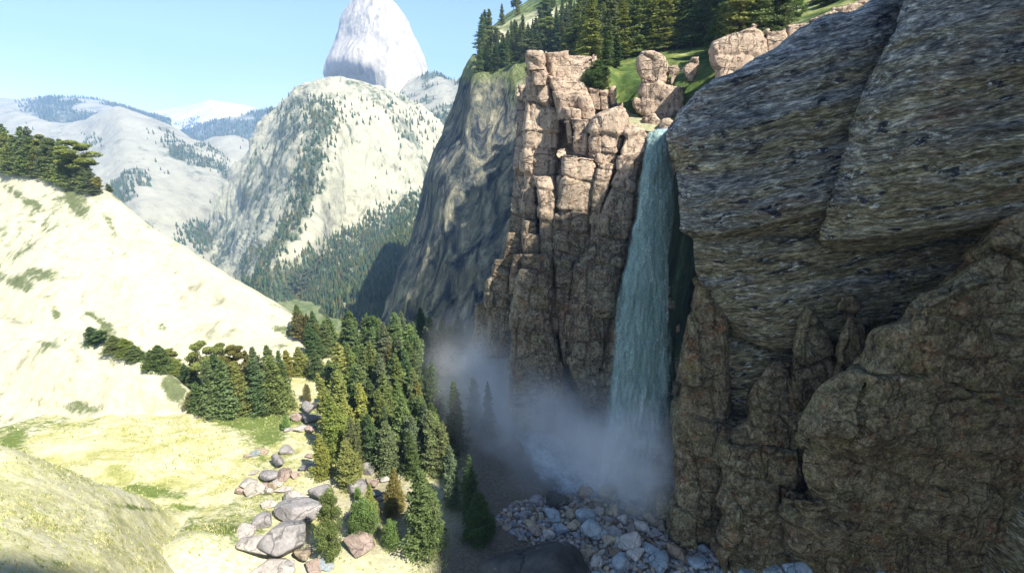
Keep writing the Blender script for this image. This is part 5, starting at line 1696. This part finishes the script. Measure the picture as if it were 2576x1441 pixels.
# small pebbles between them: one heap nobody could count
sv, sf = ICO2
V, F, A = [], [], []
n = 0
for k in range(2600):
    x, y = random.uniform(1225, 1850), random.uniform(1235, 1470)
    if not inpoly(np.array([x]), np.array([y]), BEDPOLY)[0]:
        continue
    b = hit(x, y)
    if b is None:
        continue
    r = random.uniform(0.16, 0.42)
    w = sv * (r * np.array([random.uniform(.8, 1.3), random.uniform(.7, 1.1), random.uniform(.5, .8)])) * (1 + 0.18 * vnoise(sv * 1.4 + k, k % 50))[:, None]
    a = random.random() * 6.28
    w = np.stack([w[:, 0] * math.cos(a) - w[:, 1] * math.sin(a), w[:, 0] * math.sin(a) + w[:, 1] * math.cos(a), w[:, 2]], 1)
    V.append(w + b + np.array([0, 0, r * 0.25]))
    F.append(sf + n)
    n += len(sv)
    A.append(np.full(len(sv), random.random()))
link('gravel', make_mesh('gravel', np.concatenate(V), np.concatenate(F), MAT_PEB, {'rnd': np.concatenate(A)}), kind='stuff', label='small mixed pebbles filling the stream bed', category='gravel')

# pink boulders on the plateau edge: own shapes
GP = 'pale boulders above the cliffs'


def top_boulder(masses, label, res=2.6, d=DF):
    Jb = Join()
    for l, r, y, th in masses:
        Jb.add(mass(l, r, y, th, disp=d, res=res, botback=True))
    v, f, _ = Jb.out()
    c = v.mean(0)
    c[2] = v[:, 2].min()
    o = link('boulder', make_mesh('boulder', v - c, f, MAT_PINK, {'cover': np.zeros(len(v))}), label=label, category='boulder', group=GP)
    o.location = c
    return o


top_boulder([([(1614, 132), (1600, 151), (1603, 184), (1618, 206)], [(1644, 131), (1670, 143), (1683, 174), (1682, 206)], 95, 4.5),
             ([(1614, 204), (1604, 234), (1607, 267), (1614, 292), (1652, 306)], [(1658, 203), (1700, 224), (1706, 250), (1708, 280), (1690, 306)], 94, 5),
             ([(1684, 220), (1684, 250), (1688, 285)], [(1718, 222), (1721, 250), (1716, 285)], 94.5, 4),
             ([(1598, 250), (1594, 262), (1602, 282)], [(1612, 240), (1616, 262), (1614, 284)], 94.5, 2),
             ([(1683, 170), (1682, 182), (1686, 212)], [(1704, 164), (1709, 180), (1694, 212)], 95, 2)],
            'tall pink two tiered boulder standing in front of the plateau forest')
top_boulder([([(1742, 146), (1722, 168), (1716, 180), (1730, 204)], [(1756, 144), (1760, 162), (1756, 184), (1744, 206)], 94, 2.5)], 'small leaning pink boulder on the dark mossy slope')
top_boulder([([(1830, 92), (1796, 106), (1784, 126), (1784, 150), (1796, 182), (1800, 215)], [(1896, 68), (1922, 80), (1932, 110), (1932, 150), (1920, 180), (1910, 215)], (86, 85, 84), 6)], 'big round pink boulder behind the banded cliff crest')
top_boulder([([(1926, 78), (1922, 98), (1926, 150)], [(1976, 76), (1984, 96), (1986, 150)], 87, 4), ([(1984, 66), (1976, 84), (1980, 130)], [(2034, 58), (2042, 72), (2044, 120)], 88, 4)], 'row of knobbly pink boulders stretching toward the sunny grass')
top_boulder([([(2036, 52), (2040, 72), (2046, 110)], [(2100, 26), (2120, 40), (2130, 90)], 89, 5), ([(2096, 26), (2100, 50), (2110, 90)], [(2190, -8), (2210, 10), (2220, 60)], 90, 6)], 'long low pink boulder ridge under the sunny grass')
top_boulder([([(1624, 292), (1618, 300), (1622, 316)], [(1646, 286), (1660, 300), (1664, 318)], 90, 3)], 'small pale boulder on the grass ledge by the waterfall lip')
top_boulder([([(1666, 304), (1660, 316), (1662, 330)], [(1684, 298), (1692, 312), (1688, 332)], 86, 2.5)], 'small round boulder wedged beside the waterfall lip')

# grassy ledge next to the lip and the pool above the fall
v, f = net([[(1560, 292, 98), (1600, 290, 98), (1650, 296, 96), (1690, 302, 94)], [(1562, 306, 92), (1600, 306, 92), (1650, 312, 90), (1690, 318, 88)], [(1568, 322, 87), (1600, 326, 86), (1650, 334, 85), (1690, 338, 84)]], 60, 30, lambda p: 0.3 * fbm(p, 0.6, 4, 611), None)
terrain('grass_ledge', (v, f), MAT_GRASS, 'pale grassy ledge between the boulders and the waterfall lip', np.full(len(v), 0.55), cat='ledge')

# ------------------------------------------------------------------ water
MAT_FALL = water_mat('falling_water', (0.085, 0.155, 0.14), (0.38, 0.54, 0.49), 0.95, (1, 1, 0.10), 1.1, 5.0, 0.30, 0.50, True, True)
MAT_VEIL = water_mat('thin_water', (0.13, 0.21, 0.19), (0.46, 0.60, 0.55), 0.8, (1, 1, 0.10), 0.9, 6.0, 0.44, 0.66, True, True)
MAT_STREAM = water_mat('white_water', (0.24, 0.32, 0.38), (0.72, 0.78, 0.82), 0.95, (1, 1, 1), 0.5, 2.4, 0.22, 0.46, True)
MAT_POOL = water_mat('pool_water', (0.20, 0.32, 0.40), (0.5, 0.62, 0.7), 1.0, (1, 1, 1), 0.5, 3.0, 0.0, 0.01)
FL = [(1636, 326), (1624, 352), (1615, 395), (1608, 450), (1601, 520), (1585, 600), (1566, 680), (1550, 760), (1540, 850), (1531, 950), (1519, 1050), (1502, 1150), (1486, 1245)]
FR = [(1690, 332), (1690, 352), (1694, 395), (1698, 450), (1698, 520), (1692, 600), (1688, 680), (1686, 760), (1688, 850), (1692, 950), (1692, 1050), (1684, 1150), (1668, 1245)]
FY = [80, 76.5, 75, 74.2, 73.4, 72.5, 71.6, 70.8, 70, 69, 68, 66.5, 64.5]
AVE = FY


def fall(dy, shrink, mat, seed, amp):
    rows = []
    for l, r, y in zip(FL, FR, FY):
        rw = []
        for u in (0, .12, .3, .5, .7, .88, 1):
            t = shrink + (1 - 2 * shrink) * u
            rw.append((l[0] + (r[0] - l[0]) * t, l[1], y + dy + 1.6 * abs(2 * u - 1) ** 2.5))
        rows.append(rw)
    g = crow(crow(control(rows), 420, 0), 90, 1)
    n = grid_normals(g)
    v = g.reshape(-1, 3)
    v = v + n.reshape(-1, 3) * (amp * fbm(v, 0.7, 5, seed, stretch=(1, 1, 0.13)) + amp * 0.35 * fbm(v, 2.4, 3, seed + 3, stretch=(1, 1, 0.3)))[:, None]
    u = np.tile(np.linspace(0, 1, 90), 420)
    tt = np.repeat(np.linspace(0, 1, 420), 90)
    ragged = 0.10 * fbm(v, 0.8, 4, seed + 8, stretch=(1, 1, 0.2))
    e = sstep(0.0, 0.14, np.minimum(u, 1 - u) + ragged) * sstep(0.0, 0.03, tt) * sstep(1.0, 0.93, tt)
    return v, grid_faces(420, 90), e, sstep(0.74, 0.97, tt + 0.08 * fbm(v, 0.5, 3, seed + 11))


root = bpy.data.objects.new('waterfall', None)
COL.objects.link(root)
v0 = P(1590, 1240, 66)
root.location = v0
root['label'] = 'tall teal waterfall dropping past the brown pillars into mist'
root['category'] = 'waterfall'
root['kind'] = 'structure'
for nm, dy, sh, mt, sd, am in [('falling_sheet', 0, 0.02, MAT_FALL, 701, 0.7), ('spray_veil', -1.2, 0.0, MAT_VEIL, 721, 0.9)]:
    v, f, e, fr = fall(dy, sh, mt, sd, am)
    o = link(nm, make_mesh(nm, v - v0, f, mt, {'edge': e, 'froth': fr}), root)

# white water running from the foot of the fall
v, f = net([[(1290, 1075, 79), (1330, 1068, 79), (1390, 1080, 78), (1450, 1120, 75), (1520, 1150, 72)],
            [(1310, 1120, 74.5), (1360, 1120, 74), (1420, 1140, 73), (1490, 1170, 70), (1570, 1180, 69)],
            [(1330, 1160, 71), (1390, 1170, 70.5), (1450, 1185, 69.5), (1520, 1205, 68), (1620, 1210, 66.5)],
            [(1360, 1215, 67.5), (1430, 1220, 67), (1490, 1230, 66.5), (1560, 1240, 65.5), (1650, 1240, 64)],
            [(1390, 1262, 64.8), (1450, 1265, 64.6), (1520, 1268, 64.2), (1590, 1270, 63.6), (1660, 1268, 62.6)]], 170, 130,
           lambda p: 0.45 * fbm(p, 0.35, 5, 741, ridged=True) + 0.15 * fbm(p, 1.6, 3, 742), None)
nu, nv = 170, 130
uu = np.tile(np.linspace(0, 1, nu), nv)
tt = np.repeat(np.linspace(0, 1, nv), nu)
rg = 0.16 * fbm(v, 0.25, 4, 745)
e = sstep(0, 0.2, np.minimum(np.minimum(uu, 1 - uu), np.minimum(tt, 1 - tt)) + rg)
link('stream_water', make_mesh('stream_water', v, f, MAT_STREAM, {'edge': e}), kind='structure', label='foaming white stream rushing over rocks below the waterfall', category='stream')
v, f = net([[(1640, 316, 92), (1668, 316, 91), (1700, 318, 90)], [(1652, 326, 86), (1672, 326, 85), (1694, 328, 84)], [(1652, 338, 80), (1672, 338, 79), (1692, 338, 79)]], 40, 30, lambda p: 0.05 * fbm(p, 1.0, 3, 751), None)
link('pool_water', make_mesh('pool_water', v, f, MAT_POOL, {'edge': np.ones(len(v))}), kind='structure', label='pale blue water spilling over the waterfall lip', category='pool')

# ------------------------------------------------------------------ mist and air


def box_mesh(name, lo, hi, mat):
    x0, y0, z0 = lo
    x1, y1, z1 = hi
    v = np.array([(x0, y0, z0), (x1, y0, z0), (x1, y1, z0), (x0, y1, z0), (x0, y0, z1), (x1, y0, z1), (x1, y1, z1), (x0, y1, z1)])
    f = np.array([(0, 3, 2, 1), (4, 5, 6, 7), (0, 1, 5, 4), (1, 2, 6, 5), (2, 3, 7, 6), (3, 0, 4, 7)])
    return make_mesh(name, v, f, mat, smooth=False)


def mist_material(blobs):
    m = M('mist_volume')
    m.t.nodes.remove(m.b)
    pv = m.t.nodes.new('ShaderNodeVolumePrincipled')
    pv.inputs['Color'].default_value = (0.998, 0.998, 0.998, 1)
    pv.inputs['Anisotropy'].default_value = 0.0
    total = None
    for (cx_, cy_, cz_), (rx, ry, rz), dens in blobs:
        mp = m.t.nodes.new('ShaderNodeMapping')
        mp.vector_type = 'POINT'
        m.t.links.new(m.tc, mp.inputs[0])
        mp.inputs['Location'].default_value = (-cx_ / rx, -cy_ / ry, -cz_ / rz)
        mp.inputs['Scale'].default_value = (1 / rx, 1 / ry, 1 / rz)
        ln = m.t.nodes.new('ShaderNodeVectorMath')
        ln.operation = 'LENGTH'
        m.t.links.new(mp.outputs[0], ln.inputs[0])
        g = m.math('SUBTRACT', 1.0, ln.outputs['Value'], True)
        g = m.math('POWER', g, 1.6)
        g = m.math('MULTIPLY', g, dens)
        total = g if total is None else m.math('ADD', total, g)
    nz = m.noise(0.12, 5, 0.6)
    k = m.ramp(nz, [(0.36, 0.12), (0.5, 0.8), (0.66, 1.8)])
    m.put(pv.inputs['Density'], m.math('MULTIPLY', total, k))
    m.t.links.new(pv.outputs[0], m.o.inputs['Volume'])
    return m.m


pf = P(1575, 1165, 66.5)
pm = P(1400, 1090, 74)
pl = P(1285, 985, 83)
ph = P(1150, 880, 100)
pk = P(1190, 900, 92)
MIST = [((pf[0], pf[1] - 1, pf[2] + 1), (13, 10, 13), 0.55), ((pm[0], pm[1] - 1, pm[2] + 1), (20, 14, 14), 0.20), ((pl[0], pl[1], pl[2]), (18, 16, 18), 0.16), ((pk[0] + 2, pk[1], pk[2] - 1.5), (16, 15, 16), 0.085)]
MAT_MIST = mist_material(MIST)
link('mist', box_mesh('mist', (-22, 50, -8), (34, 104, 34), MAT_MIST), kind='stuff', label='pale spray mist drifting from the foot of the waterfall', category='mist')

mh = M('haze_volume')
mh.t.nodes.remove(mh.b)
pv = mh.t.nodes.new('ShaderNodeVolumePrincipled')
pv.inputs['Color'].default_value = (0.40, 0.62, 1.0, 1)
pv.inputs['Density'].default_value = 0.00015
mh.t.links.new(pv.outputs[0], mh.o.inputs['Volume'])
link('haze', box_mesh('haze', (-5200, -300, -900), (3600, 8200, 1150), mh.m), kind='stuff', label='thin blue air haze filling the whole valley', category='haze')

settle_labels()
